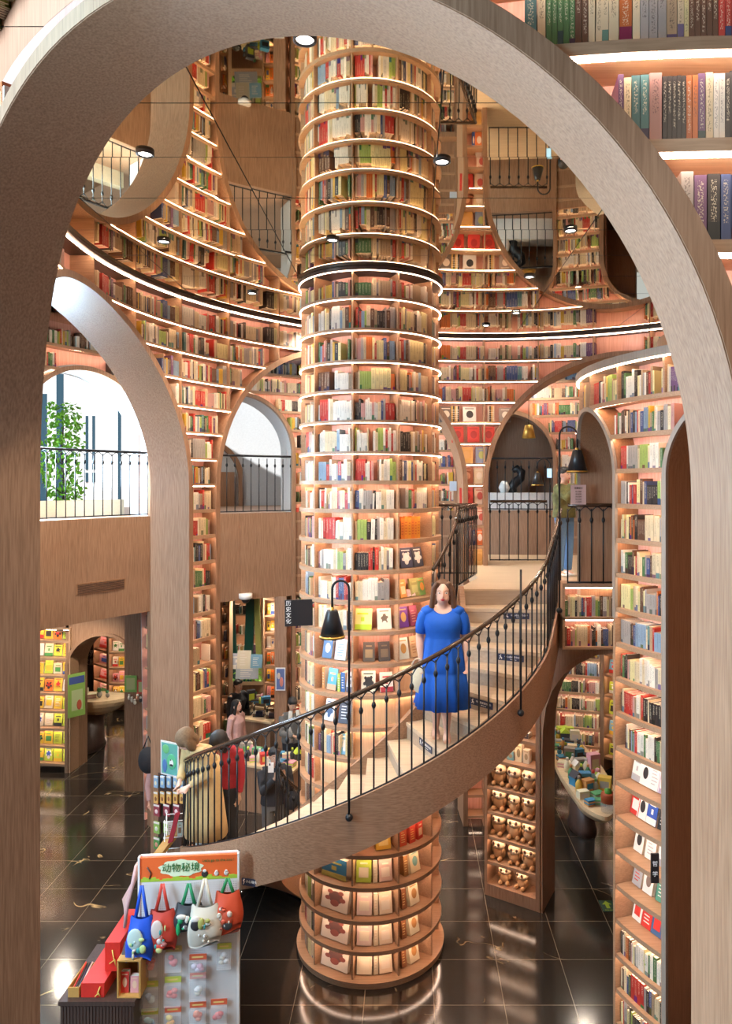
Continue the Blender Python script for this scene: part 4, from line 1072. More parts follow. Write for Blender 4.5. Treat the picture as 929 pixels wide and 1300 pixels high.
for j, (x, w, h, c, lb) in enumerate([(.10, .09, .15, (.25, .5, .52), 'leftmost pale teal gift box above the plush bears'), (.21, .08, .2, (.7, .62, .4), 'cream gift box above the plush bears, left of two'), (.33, .1, .12, (.2, .45, .5), 'low blue gift box above the plush bears'), (.45, .1, .24, (.72, .64, .42), 'tall cream gift box above the plush bears'), (.56, .09, .18, (.6, .55, .42), 'cream gift box at the right end above the plush bears')]):
    p = Vector((L0.x, L0.y, 0))+Vector((cos(byaw)*x-sin(byaw)*.12, sin(byaw)*x+cos(byaw)*.12, 0))
    display_book(p.x, p.y, BZ[5]+.001, byaw, w, h, .08, c, (.3, .25, .15), lb, name='gift_box', lean=0, pic='face')
for j in range(3):
    display_book(*(Vector((L0.x, L0.y))+Vector((cos(byaw)*(.2+.17*j)-sin(byaw)*.1, sin(byaw)*(.2+.17*j)+cos(byaw)*.1))), BZ[6]+.001, byaw, .13, .07, .12, (.06, .05, .06), (.4, .3, .2), '%s small dark box on the top visible toy shelf' % ['left', 'middle', 'right'][j], name='gift_box', lean=0)
# ---------------------------------------------------------------- simple shelf units of the lower floor
def unit(label, p0, p1, zbs, zt, depth=.3, fill='box', led=True, pal=None, name='bookcase', cat='bookcase', mat='shelf', itemlab=None, z0=0, n=None, iname='display_book'):
    p0, p1 = Vector(p0), Vector(p1); d = p1-p0; w = d.length; yaw = math.atan2(d.y, d.x)
    t = thing(name, label, cat, loc=(p0.x, p0.y, 0), rz=yaw)
    a = MB(); a.box(0, .03, 0, depth, z0, zt); a.build('side_panel', mat, t)
    a = MB(); a.box(w-.03, w, 0, depth, z0, zt); a.build('side_panel', mat, t)
    a = MB(); a.box(.03, w-.03, depth-.02, depth, z0, zt); a.build('back_panel', mat, t)
    a = MB(); a.box(0, w, 0, depth, zt, zt+.04); a.build('top_board', mat, t)
    l = []
    for z in zbs:
        b_ = MB(); b_.mesh([(x_, *q) for x_ in (.03, w-.03) for q in ((depth-.02, z-.03), (.03, z-.03), (.03, z-.044), (.01, z-.044), (.01, z), (depth-.02, z))], [(0, 1, 2, 3, 4, 5), (11, 10, 9, 8, 7, 6)]+[(j, j+6, (j+1) % 6+6, (j+1) % 6) for j in range(6)]); b_.build('shelf', mat, t)
    for z in list(zbs)[1:]+[zt+.03]:
        if led: l = MB(); l.box(.05, w-.05, .032, .048, z-.041, z-.031); l.build('led_strip', 'led', t)
    U = Vector((cos(yaw), sin(yaw))); V = Vector((-sin(yaw), cos(yaw)))
    for ri, z in enumerate(zbs):
        if fill == 'books': run_books(lambda s: (*(p0+U*s+V*.06), (U.x, U.y), (-V.x, -V.y)), .05, w-.05, z, .28)
        elif fill == 'box':
            k = n or max(2, int((w-.1)/.22)); sp = (w-.1)/k
            for j in range(k):
                q = p0+U*(.05+sp*(j+.5))+V*(depth*.42); c1 = R.choice(pal or [OR, YL, PK, LM, W_, LB_, RD]); c2 = R.choice([W_, YL, RD, BL, GR, BK])
                c1 = c1[0] if isinstance(c1[0], tuple) else c1
                display_book(q.x, q.y, z+.001, yaw, sp*.9, R.uniform(.2, .27), R.uniform(.05, .12), c1, c2, '%s %s, %s from left, %s shelf up on %s' % (cname(c1), 'box' if 'box' in iname else 'book', ORD[j], ORD[ri], itemlab or 'the far bookcase'), name=iname, cat='picture book' if iname == 'display_book' else 'box', lean=R.choice((.05, .15)), c3=R.choice([W_, YL, BK]))
    return t
def cname(c):
    best = min([(W_, 'white'), (CR_, 'cream'), (YL, 'yellow'), (RD, 'red'), (OR, 'orange'), (GR, 'green'), (BL, 'blue'), (LB_, 'light blue'), (BK, 'black'), (BR_, 'brown'), (GY, 'grey'), (PK, 'pink'), (PU, 'purple'), (LM, 'lime green')], key=lambda q: sum((a-b)**2 for a, b in zip(q[0], c)))
    return best[1]
def px2(px, Y): return ((px-CX)/F*Y, Y)
def pz(py, Y): return E+(HY-py)/F*Y
# left lower room, seen through the left arch
unit('oak shelf unit of picture books and gifts at the far left of the lower floor', px2(36, 14.3), px2(89, 14.2), [.16+.343*k for k in range(8)], pz(800, 14.2), n=4, itemlab='the far left unit', pal=[YL, LM, CR_, OR, W_, LM, YL])
mb = MB(); CA = (px2(129, 14.2)[0], 14.2); ca_ = .66; zs_ = pz(812, 14.2)-.62+.03
con = arch_contour(ca_, zs_, 0, 0, 20); out_ = arch_contour(ca_, zs_, 0, .06, 20); vs = []
for (u, z), (u2, z2) in zip(con, out_): vs += [(CA[0]+u, CA[1], z), (CA[0]+u+.12, CA[1]+.6, z), (CA[0]+u2+.12, CA[1]+.6, z2), (CA[0]+u2, CA[1], z2)]
fs = [(4*i+j, 4*i+(j+1) % 4, 4*i+4+(j+1) % 4, 4*i+4+j) for i in range(len(con)-1) for j in range(4)]
mb.mesh(vs, fs); struct(mb.build('trim_60', 'wood'))
mb = MB()
for i in range(1, len(con)-2):
    (u0, z0), (u1, z1) = out_[i], out_[i+1]; mb.face(((CA[0]+u0, CA[1]+.05, z0), (CA[0]+u1, CA[1]+.05, z1), (CA[0]+u1, CA[1]+.05, ZU), (CA[0]+u0, CA[1]+.05, ZU)))
mb.box(CA[0]-3.6, CA[0]-.9, CA[1]+.32, CA[1]+.36, 0, ZU); mb.box(CA[0]-.9, CA[0]-.66, CA[1]+.05, CA[1]+.3, pz(803, 14.2), ZU); mb.box(CA[0]+.72, CA[0]+2.2, CA[1]+.05, CA[1]+.1, 0, ZU); struct(mb.build('wall_lower_left', 'wood'))
for j, (px_, c, nm) in enumerate(((60, W_, 'white framed card on the ledge over the far left shelves'), (76, BR_, 'brown books on the ledge over the far left shelves'), (96, CR_, 'cream framed card on the ledge left of the small arch'), (142, W_, 'white box on the ledge right of the small far arch'), (152, BK, 'dark box on the ledge right of the small far arch'))):
    pass
unit('pink lit toy shelf unit seen through the small far arch at left', px2(118, 18.4), px2(136, 18.0), [.35+.38*k for k in range(6)], 2.9, n=1, itemlab='the pink shelf beyond the far arch', pal=[PK, RD, PK], iname='toy_box')
unit('wide lit gift shelf unit behind the small far arch', px2(137, 17.9), px2(166, 17.9), [.35+.38*k for k in range(6)], 2.9, n=3, itemlab='the gift shelf beyond the far arch', pal=[PK, W_, YL, OR, W_], iname='gift_box')
mb = MB(); mb.box(px2(100, 18.6)[0], px2(119, 18.6)[0], 18.6, 18.7, 0, 3.3); o = mb.build('wall_dark_sign', 'slate'); struct(o)
t = thing('wall_lettering', 'white characters on the slate wall behind the small far arch', 'sign', loc=(px2(113, 18.58)[0], 18.58, pz(835, 18.58)))
text_mesh('lettering', '世界', .18, 'signwhite', t, (0, 0, .1), (PI/2, 0, 0)); text_mesh('lettering', '末屋', .18, 'signwhite', t, (0, 0, -.12), (PI/2, 0, 0))
# pier of the gallery with poster
X_, Y_ = px2(177, 13.6); pr = MB(); pr.box(px2(162, 13.5)[0], px2(196, 13.5)[0], 13.35, 14.1, 0, ZU); struct(pr.build('wall_pier_left', 'wood'))
# lower floor behind the column's left arch
pr = MB(); pr.box(px2(349, 13.6)[0], px2(364, 13.6)[0], 13.55, 14.2, 0, ZU); struct(pr.build('wall_pier_middle', 'wood'))
unit('narrow bookcase left of the brown pier with the poster, lower floor', px2(334, 16), px2(350, 16), [.15+.37*k for k in range(9)], 3.5, n=2, itemlab='the narrow case by the poster pier', pal=[YL, OR, W_, PK, CR_])
unit('narrow bookcase at the left edge of the middle archway, lower floor', px2(280, 15), px2(291, 15), [.15+.37*k for k in range(9)], 3.4, fill='books')
unit('back wall bookcase of the cafe corner behind the green beams', px2(292, 18), px2(333, 18), [.9, 1.4, 1.9, 2.4, 2.9], 3.45, fill='books')
for j, (pa, pb, c, nm) in enumerate((((293, 762), (300, 832), 'darkgreen', 'narrow dark green slanted beam at left of the cafe corner'), ((318, 762), (312, 815), 'darkgreen', 'wide dark green slanted beam in the cafe corner'), ((325, 762), (331, 828), 'olive', 'olive green slanted beam in the cafe corner'))):
    Yb = 17.5; w = .12 if j != 1 else .2; a_, b_ = at(*pa, Yb), at(*pb, Yb); b_ = (b_[0], Yb, max(.0, b_[2]-.3)); mb = MB()
    mb.mesh([(a_[0]-w/2, Yb, a_[2]+.2), (a_[0]+w/2, Yb, a_[2]+.2), (a_[0]+w/2, Yb+.1, a_[2]+.2), (a_[0]-w/2, Yb+.1, a_[2]+.2), (b_[0]-w/2, Yb, 0), (b_[0]+w/2, Yb, 0), (b_[0]+w/2, Yb+.1, 0), (b_[0]-w/2, Yb+.1, 0)], [(0, 1, 2, 3), (7, 6, 5, 4), (0, 4, 5, 1), (1, 5, 6, 2), (2, 6, 7, 3), (3, 7, 4, 0)])
    tag(mb.build('slanted_beam', c), nm, 'beam')
# right lower room
unit('childrens bookcase glimpsed through the low arch at right', px2(697, 15.2), px2(745, 15), [.9+.43*k for k in range(4)], 2.75, n=4, itemlab='the case beyond the low arch', pal=[YL, OR, PK, LB_, RD, W_])
unit('tall narrow gift shelf by the tower behind the boat shaped table', px2(765, 14.3), px2(790, 14.0), [.3+.4*k for k in range(7)], 3.1, n=2, itemlab='the tall gift shelf', pal=[LM, YL, LB_, CR_], iname='gift_box')
mb = MB(); mb.box(1.6, 6, 15.5, 15.6, 0, 3.5); mb.box(px2(746, 14.6)[0], px2(765, 14.6)[0], 14.5, 14.6, 0, 3.5, 1); struct(mb.build('wall_lower_right', ['wood', 'darkwood']))
mb = MB(); mb.box(-9.5, 1.6, 19.5, 19.6, 0, 3.5); struct(mb.build('wall_lower_back', 'panel'))
mb = MB(); mb.box(-9.5, 7, 14.35, 19.6, ZU, ZU+.1); struct(mb.build('ceiling_lower', 'wood'))
mb = MB(); mb.box(-16, -9.5, 13, 13.2, 0, ZU); mb.box(-9.6, -9.5, 13, 19.6, 0, ZU); struct(mb.build('wall_left', 'wood'))
mb = MB(); mb.box(7.0, 7.2, -6, 20, 0, ZC); struct(mb.build('wall_blocker_right', 'panel'))  # unseen wall added to keep sky light off the left arch jamb
mb = MB(); mb.box(-3.2, 7.0, -6.2, -6, 0, ZC); struct(mb.build('wall_blocker_behind', 'panel'))  # unseen wall added to block sky light behind; left part stays open
# notice on the drum jamb
nt_ = thing('notice_sheet', 'pale pink printed notice sheet in the archway above the railing', 'notice', 'x', loc=at(734, 628, 8.56)); del nt_['group']
a = MB(); a.box(-.09, .09, 0, .004, -.115, .115); a.build('sheet', 'pinkpaper', nt_)
text_mesh('heading', '温馨提示', .026, 'black', nt_, (0, -.003, .075), (PI/2, 0, 0), .0005)
for i in range(5): text_mesh('line_of_text', ['禁止吸烟', '请勿奔跑', '请勿喧哗', '禁止饮食', '小心地滑'][i], .018, 'black', nt_, (0, -.003, .035-.03*i), (PI/2, 0, 0), .0005)
# bronze vase and bench in the alcove
vb = thing('display_bench', 'long white display bench in the far alcove behind the railing', 'bench', loc=at(662, 648, 14.9))
a = MB(); a.box(-.75, .75, 0, .45, 0, .36); a.build('top', 'white', vb)
a = MB(); a.box(-.74, .74, .02, .44, -.2, 0); a.build('base', 'white', vb)
vz = thing('black_sculpture', 'glossy black twisted sculpture on the white bench in the far alcove', 'sculpture', loc=(at(655, 640, 15.0)[0], 15.05, at(655, 648, 14.9)[2]+.36))
a = MB(); a.tube([(-.06, 0, 0), (-.08, 0, .12), (0, 0, .22), (.1, 0, .3), (.12, 0, .42), (.02, 0, .5), (-.06, 0, .44)], [.09, .1, .1, .09, .09, .08, .05], 12); a.build('body', 'iron', vz)
wv = thing('white_vase', 'small round white vase left of the black sculpture', 'vase', loc=(at(640, 640, 15.0)[0], 15.0, at(655, 648, 14.9)[2]+.36))
a = MB(); a.lathe([(0, 0), (.07, .0), (.12, .1), (.08, .2), (.05, .24), (.04, .24)], n=18); a.build('body', 'white', wv)
pts = [(px2(p, 12.6)[0], 12.6, ZL+.02) for p in (622, 640, 660, 680, 694)]
rail_run('black railing on the landing in front of the far alcove', pts, 1.02, 'landing_railing', step=.14)
# face out books on the pier right of the column
def on_pier(py, px, w, h, c1, c2, label, **kw):
    a = (px-CX)/F; kx = RR+.16
    # ray hit with circle of radius kx
    A2 = a*a+1; B2 = -2*(a*RC[0]+RC[1]); C2 = RC[0]**2+RC[1]**2-kx*kx; Yh = (-B2+sqrt(B2*B2-4*A2*C2))/(2*A2)
    z = E+(HY-py)/F*Yh; zbb = min([E+q for q in ZB], key=lambda q: abs(q-z)); an = math.atan2(Yh-RC[1], a*Yh-RC[0])
    return display_book(a*Yh, Yh, zbb+.001, an-PI/2, w, h, .03, c1, c2, label, **kw)
REDC = (.62, .05, .04)
spec = [(534, 566, .22, .26, (.16, .14, .13), W_, 'dark grey book at the left end of the fourth shelf over the pier'), (534, 596, .22, .26, W_, BK, 'white book with black line portrait over the pier'), (534, 641, .2, .24, (.3, .26, .24), W_, 'grey and white photo book at right over the pier'),
        (560, 581, .2, .27, REDC, (.35, .02, .02), 'left of three red portrait books on the pier'), (560, 601, .2, .27, REDC, (.35, .02, .02), 'middle of three red portrait books on the pier'), (560, 620, .2, .27, REDC, (.35, .02, .02), 'right of three red portrait books on the pier'),
        (587, 592, .22, .27, (.68, .42, .14), (.7, .45, .18), 'plain tan book facing out on the pier'), (587, 611, .19, .27, (.22, .27, .4), (.4, .45, .15), 'blue landscape book facing out on the pier'),
        (612, 593, .19, .26, (.3, .1, .05), (.65, .35, .22), 'dark red portrait book facing out at eye level on the pier'), (612, 608, .17, .26, (.62, .52, .38), (.7, .65, .55), 'beige floral book facing out at eye level on the pier'),
        (638, 592, .22, .27, REDC, (.4, .02, .02), 'bright red portrait book above the landing railing'), (638, 609, .18, .27, (.66, .52, .42), (.5, .1, .08), 'cream and red floral book above the landing railing'),
        (663, 611, .17, .25, (.68, .55, .48), (.55, .12, .1), 'cream book with a face behind the railing corner'), (689, 602, .05, .25, BL, W_, 'blue spined book behind the railing corner'), (689, 609, .14, .25, (.7, .2, .06), W_, 'orange book behind the railing corner'),
        (714, 608, .2, .27, (.68, .44, .15), (.6, .35, .1), 'tan book with a small drawing at the foot of the pier')]
for (py, px_, w, h, c1, c2, lb) in spec: on_pier(py, px_, w, h, c1, c2, lb, pic='face', lean=.12)
for i in range(9):
    on_pier(534, 574+i*1.9 if i < 5 else 610+i*2.0, .035, .27, R.choice([W_, BK, CR_, BK, (.6, .4, .1)]), W_, '%s thin upright book among the display books over the pier, counted from left' % ORD[i], pic='lines', lean=0)
on_left = [(860, 0), (885, 1)]
for (py, i) in on_left:
    Yh = 9.75; x = (259-CX)/F*Yh
    zb_ = min([E+q for q in ZB], key=lambda q: abs(q-(E+(HY-py-14)/F*Yh))); an = rad(150.2); r = RR+.16
    for jj, (da, w) in enumerate(((0.6, .2),)):
        p = pol(RC, r, an+rad(da)); display_book(p[0], p[1], zb_+.001, an-PI/2, .26, .27, .03, (.74, .62, .4), (.78, .7, .52), '%s framed cream leaf print on the pier beside the leaning woman' % ['upper', 'lower'][i], name='display_book')
# ================================================================ people
M['skin'] = plain('fair_skin', (.74, .44, .32), .5, noise=.02); M['skin2'] = plain('warm_skin', (.55, .33, .22), .5, noise=.02)
M['hair_br'] = plain('brown_hair', (.11, .045, .018), .6, noise=.15, scale=60); M['hair_bk'] = plain('black_hair', (.012, .01, .01), .6, noise=.1); M['hair_bl'] = plain('ash_brown_hair', (.17, .10, .05), .75, noise=.2, scale=50)
M['blue_dress'] = plain('royal_blue_cloth', (.004, .10, .52), .75, noise=.05); M['lips'] = plain('red_lips', (.5, .05, .06), .35, noise=0)
M['eye'] = plain('eye_white', (.8, .8, .78), .3, noise=0); M['iris'] = plain('dark_iris', (.04, .02, .012), .2, noise=0)
M['beige'] = plain('beige_wool', (.55, .38, .17), .8); M['darkcloth'] = plain('black_cloth', (.018, .018, .022), .8); M['greycloth'] = plain('grey_wool', (.13, .13, .125), .85)
M['palecloth'] = plain('pale_grey_cloth', (.5, .5, .47), .8); M['denim'] = plain('blue_denim', (.10, .22, .42), .8); M['olivecloth'] = plain('olive_camouflage', (.13, .14, .05), .8, noise=.35, scale=14)
M['redcloth'] = plain('dark_red_cloth', (.35, .02, .03), .8); M['pinkcloth'] = plain('pale_pink_knit', (.62, .38, .36), .8); M['nude'] = plain('nude_leather', (.68, .40, .27), .35, noise=0); M['creamleather'] = plain('cream_leather', (.75, .68, .5), .5)
def rem(o, vox=.012, it=2):
    m = o.modifiers.new('surface', 'REMESH'); m.mode = 'VOXEL'; m.voxel_size = vox; m.use_smooth_shade = True
    if it: s = o.modifiers.new('soften', 'SMOOTH'); s.iterations = it; s.factor = .5
    return o
def hand(mb, wr, dr_, side, curl=.5, s=1.0, pn=(0, -1, 0)):
    """palm, four fingers, thumb; dr_ = direction the hand points, pn = palm normal"""
    w = Vector(wr); d = Vector(dr_).normalized(); n = Vector(pn); n = (n-d*n.dot(d)).normalized(); sd = d.cross(n)*side
    mb.tube([w, w+d*.04*s, w+d*.085*s], [(.024*s, .018*s), (.036*s, .016*s), (.036*s, .014*s)], 10)
    for i, L in enumerate((.068, .078, .072, .056)):
        b = w+d*.08*s+sd*(.027-.018*i)*s; a1 = curl*.6; a2 = curl*1.3
        p1 = b+(d*cos(a1)+n*sin(a1))*L*.5*s; p2 = p1+(d*cos(a2)+n*sin(a2))*L*.5*s
        mb.tube([b-d*.02*s, b, p1, p2], [.0095*s, .0095*s, .0088*s, .0075*s], 7)
    b = w+d*.025*s+sd*.028*s; p1 = b+(d*.6+sd*.6+n*.25).normalized()*.035*s; p2 = p1+(d*.9+n*.4+sd*.1).normalized()*.03*s
    mb.tube([b-sd*.012*s, b, p1, p2], [.011*s, .0115*s, .010*s, .008*s], 7)
def person(name, label, loc, yaw, H=1.68, skin='skin', J=None, wide=1.0, top=None, legs=None, hair='hair_bk', hstyle='short', shoe='darkcloth', coat=None, sleeve=1.0, face=True, vox=.013, headyaw=0, headtilt=0, toprad=1.0, hk=1.0):
    k = H/1.68
    D = dict(pel=(0, 0, .92), wai=(0, 0, 1.08), che=(0, 0, 1.26), nec=(0, .01, 1.41), hed=(0, -.015, 1.555),
             sR=(-.175, 0, 1.365), eR=(-.235, .01, 1.10), wR=(-.235, -.04, .86), sL=(.175, 0, 1.365), eL=(.235, .01, 1.10), wL=(.235, -.04, .86),
             hR=(-.09, 0, .90), kR=(-.10, -.02, .50), aR=(-.10, .01, .09), hL=(.09, 0, .90), kL=(.10, -.02, .50), aL=(.10, .01, .09))
    D.update(J or {}); D = {a_: Vector(v)*k for a_, v in D.items()}
    t = thing(name, label, 'person', loc=loc, rz=yaw)
    W = wide; b = MB()
    hd = D['hed']; Rm = (Matrix.Rotation(headyaw, 3, 'Z') @ Matrix.Rotation(headtilt, 3, 'X'))
    def hp(x, y, z): return hd+Rm @ Vector((x, y, z))*k*hk
    k0 = k
    k = k0*hk
    b.ell(hp(0, .01, .02), (.076*k, .092*k, .098*k), 16, 12, rot=Rm); b.ell(hp(0, -.022, -.04), (.064*k, .066*k, .068*k), 14, 10, rot=Rm)
    b.ell(hp(0, -.098, -.012), (.011*k, .016*k, .018*k), 8, 6, rot=Rm); b.ell(hp(0, -.088, .012), (.008*k, .012*k, .028*k), 8, 6, rot=Rm)
    for s in (-1, 1): b.ell(hp(s*.077, .01, .0), (.010*k, .018*k, .028*k), 8, 6, rot=Rm)
    k = k0
    b.tube([D['nec']-Vector((0, 0, .05*k)), D['nec'], hd-Vector((0, 0, .05*k))], [.06*k*W, .052*k*W, .05*k], 10)
    b.tube([D['pel']-Vector((0, 0, .08*k)), D['pel'], D['wai'], D['che'], D['nec']-Vector((0, 0, .03*k))], [(.14*k*W, .10*k*W), (.155*k*W, .11*k*W), (.125*k*W, .095*k*W), (.15*k*W, .11*k*W), (.09*k*W, .06*k)], 14)
    for s in 'RL':
        sh, el, wr_ = D['s'+s], D['e'+s], D['w'+s]
        b.tube([sh, sh.lerp(el, .5), el, el.lerp(wr_, .4), wr_], [.05*k*W, .045*k*W, .036*k*W, .036*k*W, .024*k], 10)
        b.tube([D['nec']-Vector((0, 0, .04*k)), sh], [.06*k, .052*k*W], 10)
        hi, kn, an = D['h'+s], D['k'+s], D['a'+s]
        b.tube([hi, hi.lerp(kn, .5), kn, kn.lerp(an, .35), an], [.085*k*W, .07*k*W, .052*k, .052*k*W, .033*k], 12)
        b.tube([an, an+Vector((0, -.02, -.045))*k, an+Vector((0, -.13, -.06))*k], [(.033*k, .035*k), (.036*k, .035*k), (.036*k, .02*k)], 10)
        dd = (wr_-el).normalized(); hand(b, wr_, J.get('d'+s, dd) if J else dd, 1 if s == 'R' else -1, curl=.7, s=k, pn=J.get('n'+s, (0, -1, 0)) if J else (0, -1, 0))
    o = rem(b.build('body', skin, t), vox, 1)
    k = k0*hk
    if face:
        for s in (-1, 1):
            e = MB(); e.ell(hp(s*.031, -.0795, .008), (.0135*k, .0065*k, .0062*k), 10, 6, rot=Rm); e.build('eye', 'eye', t)
            e = MB(); e.ell(hp(s*.031, -.0845, .008), (.0062*k, .0035*k, .0058*k), 10, 6, rot=Rm); e.build('iris', 'iris', t)
            e = MB(); e.tube([hp(s*.016, -.0895, .027), hp(s*.031, -.088, .031), hp(s*.048, -.076, .025)], [.0018*k, .0026*k, .0014*k], 6); e.build('eyebrow', hair, t)
        e = MB(); e.ell(hp(0, -.086, -.048), (.023*k, .007*k, .005*k), 12, 6, rot=Rm); e.ell(hp(0, -.085, -.055), (.017*k, .008*k, .0055*k), 12, 6, rot=Rm); e.build('mouth', 'lips', t)
    h = MB()
    if hstyle == 'short':
        h.ell(hp(0, .022, .045), (.086*k, .098*k, .088*k), 16, 10, rot=Rm); h.ell(hp(0, .06, -.0), (.075*k, .055*k, .07*k), 12, 8, rot=Rm); h.ell(hp(0, -.055, .085), (.062*k, .04*k, .03*k), 12, 8, rot=Rm)
    elif hstyle == 'bob':
        h.ell(hp(0, .02, .035), (.105*k, .115*k, .11*k), 18, 12, rot=Rm); h.ell(hp(0, .06, -.05), (.10*k, .07*k, .1*k), 14, 10, rot=Rm)
        for s in (-1, 1): h.ell(hp(s*.085, -.02, -.03), (.03*k, .06*k, .1*k), 10, 8, rot=Rm)
    elif hstyle == 'long':
        h.ell(hp(0, .026, .042), (.087*k, .096*k, .086*k), 18, 12, rot=Rm)
        h.tube([hp(0, .055, .06), hp(0, .075, -.05), hp(0, .085, -.19)], [(.08*k, .05*k), (.095*k, .05*k), (.09*k, .035*k)], 12)
        for s in (-1, 1): h.tube([hp(s*.045, -.045, .098), hp(s*.078, -.035, .05), hp(s*.09, -.025, -.04), hp(s*.098, -.01, -.13), hp(s*.092, .0, -.19)], [.022*k, .024*k, .026*k, .03*k, .018*k], 10)
    rem(h.build('hair', hair, t), .01, 2)
    k = k0; T = toprad
    if top:
        c = MB(); c.tube([D['pel']-Vector((0, 0, .02*k)), D['wai'], D['che'], D['nec']-Vector((0, 0, .035*k))], [(.175*k*W*T, .135*k*W*T), (.16*k*W*T, .125*k*W*T), (.185*k*W*T, .14*k*W*T), (.11*k*W, .08*k)], 14)
        for s in 'RL':
            sh, el, wr_ = D['s'+s], D['e'+s], D['w'+s]
            c.tube([D['nec']-Vector((0, 0, .06*k)), sh], [.075*k, .066*k*W], 10)
            pts = [sh, sh.lerp(el, .5), el, el.lerp(wr_, .92)]; c.tube(pts, [.068*k*W*T, .06*k*W*T, .052*k*W*T, .042*k*T], 10)
        rem(c.build('jacket' if coat else 'top', top, t), .014, 3)
    if legs:
        c = MB(); c.tube([D['pel']+Vector((0, 0, .03*k)), D['pel']-Vector((0, 0, .1*k))], [(.165*k*W, .125*k*W), (.17*k*W, .125*k*W)], 12)
        for s in 'RL':
            hi, kn, an = D['h'+s], D['k'+s], D['a'+s]; c.tube([hi, hi.lerp(kn, .5), kn, an+Vector((0, 0, .0))], [.098*k*W, .085*k, .07*k, .062*k], 12)
        rem(c.build('trousers', legs, t), .014, 2)
    for s in 'RL':
        an = D['a'+s]; c = MB(); c.tube([an+Vector((0, .045, -.062))*k, an+Vector((0, .0, -.05))*k, an+Vector((0, -.08, -.062))*k, an+Vector((0, -.15, -.068))*k], [(.034*k, .026*k), (.042*k, .038*k), (.044*k, .028*k), (.034*k, .02*k)], 12); c.build('shoe', shoe, t)
    return t, D, k
def ring_cloth(rings, n=48, folds=0, seed=0, name='dress', mat='blue_dress', t=None, thick=True):
    """cloth tube from (cx, cy, z, rx, ry, fold) rings"""
    v = []; f = []; rr = random.Random(seed); ph = [rr.uniform(0, 6.28) for _ in range(4)]
    for (cx, cy, z, rx, ry, fo, *dip) in rings:
        for j in range(n):
            a = 2*PI*j/n; w = 1+fo*(.6*sin(9*a+ph[0])+.4*sin(16*a+ph[1]+z*3)+.3*sin(5*a+ph[2]))
            v.append((cx+rx*w*cos(a), cy+ry*w*sin(a), z-(dip[0]*max(0, -sin(a))**2 if dip else 0)))
    m = len(rings)
    for i in range(m-1):
        for j in range(n): f.append((i*n+j, i*n+(j+1) % n, (i+1)*n+(j+1) % n, (i+1)*n+j))
    b = MB(); b.mesh(v, f, smooth=True); o = b.build(name, mat, t)
    if thick: s = o.modifiers.new('thickness', 'SOLIDIFY'); s.thickness = .006
    return o
# ---- the woman in blue on the stair
s7 = 6.45*STEP; pw = Vector(outer(s7)).lerp(Vector(inner(s7)), .42)
wz = ZL-7*SRISE
wx, wy = at(562, 940, 7.42)[:2]
wyaw = math.atan2(wx, wy)*-1
t, D, k = person('person', 'woman in a royal blue dress standing on the curved stair, smiling at us', (wx, wy, wz+.012), wyaw, H=1.585, hk=1.1, wide=1.22, hair='hair_br', hstyle='long', shoe='nude', vox=.011,
    J=dict(sR=(-.185, 0, 1.35), eR=(-.25, .02, 1.08), wR=(-.235, -.05, .83), sL=(.185, 0, 1.35), eL=(.25, .02, 1.08), wL=(.24, -.04, .83), kR=(-.06, .0, .49), aR=(-.075, .05, .09), kL=(.03, -.05, .49), aL=(.045, -.07, .09)))
rg = [(0, .0, 1.40, .125, .088, 0, .065), (0, .0, 1.385, .15, .10, 0, .06), (0, -.005, 1.33, .195, .125, 0, .03), (0, -.015, 1.24, .205, .15, 0), (0, -.01, 1.16, .19, .14, .005), (0, 0, 1.085, .178, .13, .01), (0, 0, 1.07, .182, .134, .035), (0, 0, .95, .208, .165, .045), (0, 0, .82, .228, .19, .05), (0, 0, .735, .236, .198, .05), (0, 0, .725, .231, .193, .055), (0, 0, .70, .242, .206, .07), (0, 0, .55, .262, .225, .085), (0, 0, .34, .285, .245, .095)]
ring_cloth([(*(q*k for q in r_[:5]), r_[5], *(q*k for q in r_[6:])) for r_ in rg], 72, name='dress', mat='blue_dress', t=t)
for s in (-1, 1):
    c = MB(); c.tube([Vector((s*.10, .01, 1.368))*k, Vector((s*.15, .005, 1.36))*k, Vector((s*.2, 0, 1.33))*k], [(.07, .045), (.078, .06), (.06, .06)], 16); c.build('shoulder_yoke', 'blue_dress', t)
    c = MB(); c.tube([Vector((s*.12, 0, 1.355))*k, Vector((s*.175, 0, 1.35))*k, Vector((s*.208, .0, 1.29))*k, Vector((s*.228, .01, 1.20))*k, Vector((s*.235, .01, 1.13))*k, Vector((s*.237, .01, 1.115))*k], [.04, .058, .064, .064, .058, .048], 18); c.build('sleeve', 'blue_dress', t)
c = MB(); c.tube([hpt for hpt in [Vector((.012*sin(i), -.118*k-.002*i, (1.36-.0*i)*k)) for i in range(2)]], .001, 5)
bag = thing('handbag', 'cream crescent shaped handbag held low in her hand beside the blue dress', 'bag', loc=(wx-.235, wy-.06, wz+.74))
a = MB(); a.ell((0, 0, -.12), (.085, .05, .15), 18, 12); rem(a.build('body', 'creamleather', bag), .012, 2)
a = MB(); a.tube([(-.02+.06*cos(PI*i/8), 0, .0+.085*sin(PI*i/8)) for i in range(9)], .006, 6); a.build('handle', 'creamleather', bag)
sc_ = thing('blue_scarf', 'royal blue cloth hanging behind the cream handbag', 'cloth', loc=(wx-.19, wy+.06, wz+.34))
a = MB(); a.tube([(.02, 0, .45), (0, 0, .2), (-.02, 0, .0)], [(.035, .02), (.06, .03), (.09, .04)], 14); a.build('cloth', 'blue_dress', sc_)
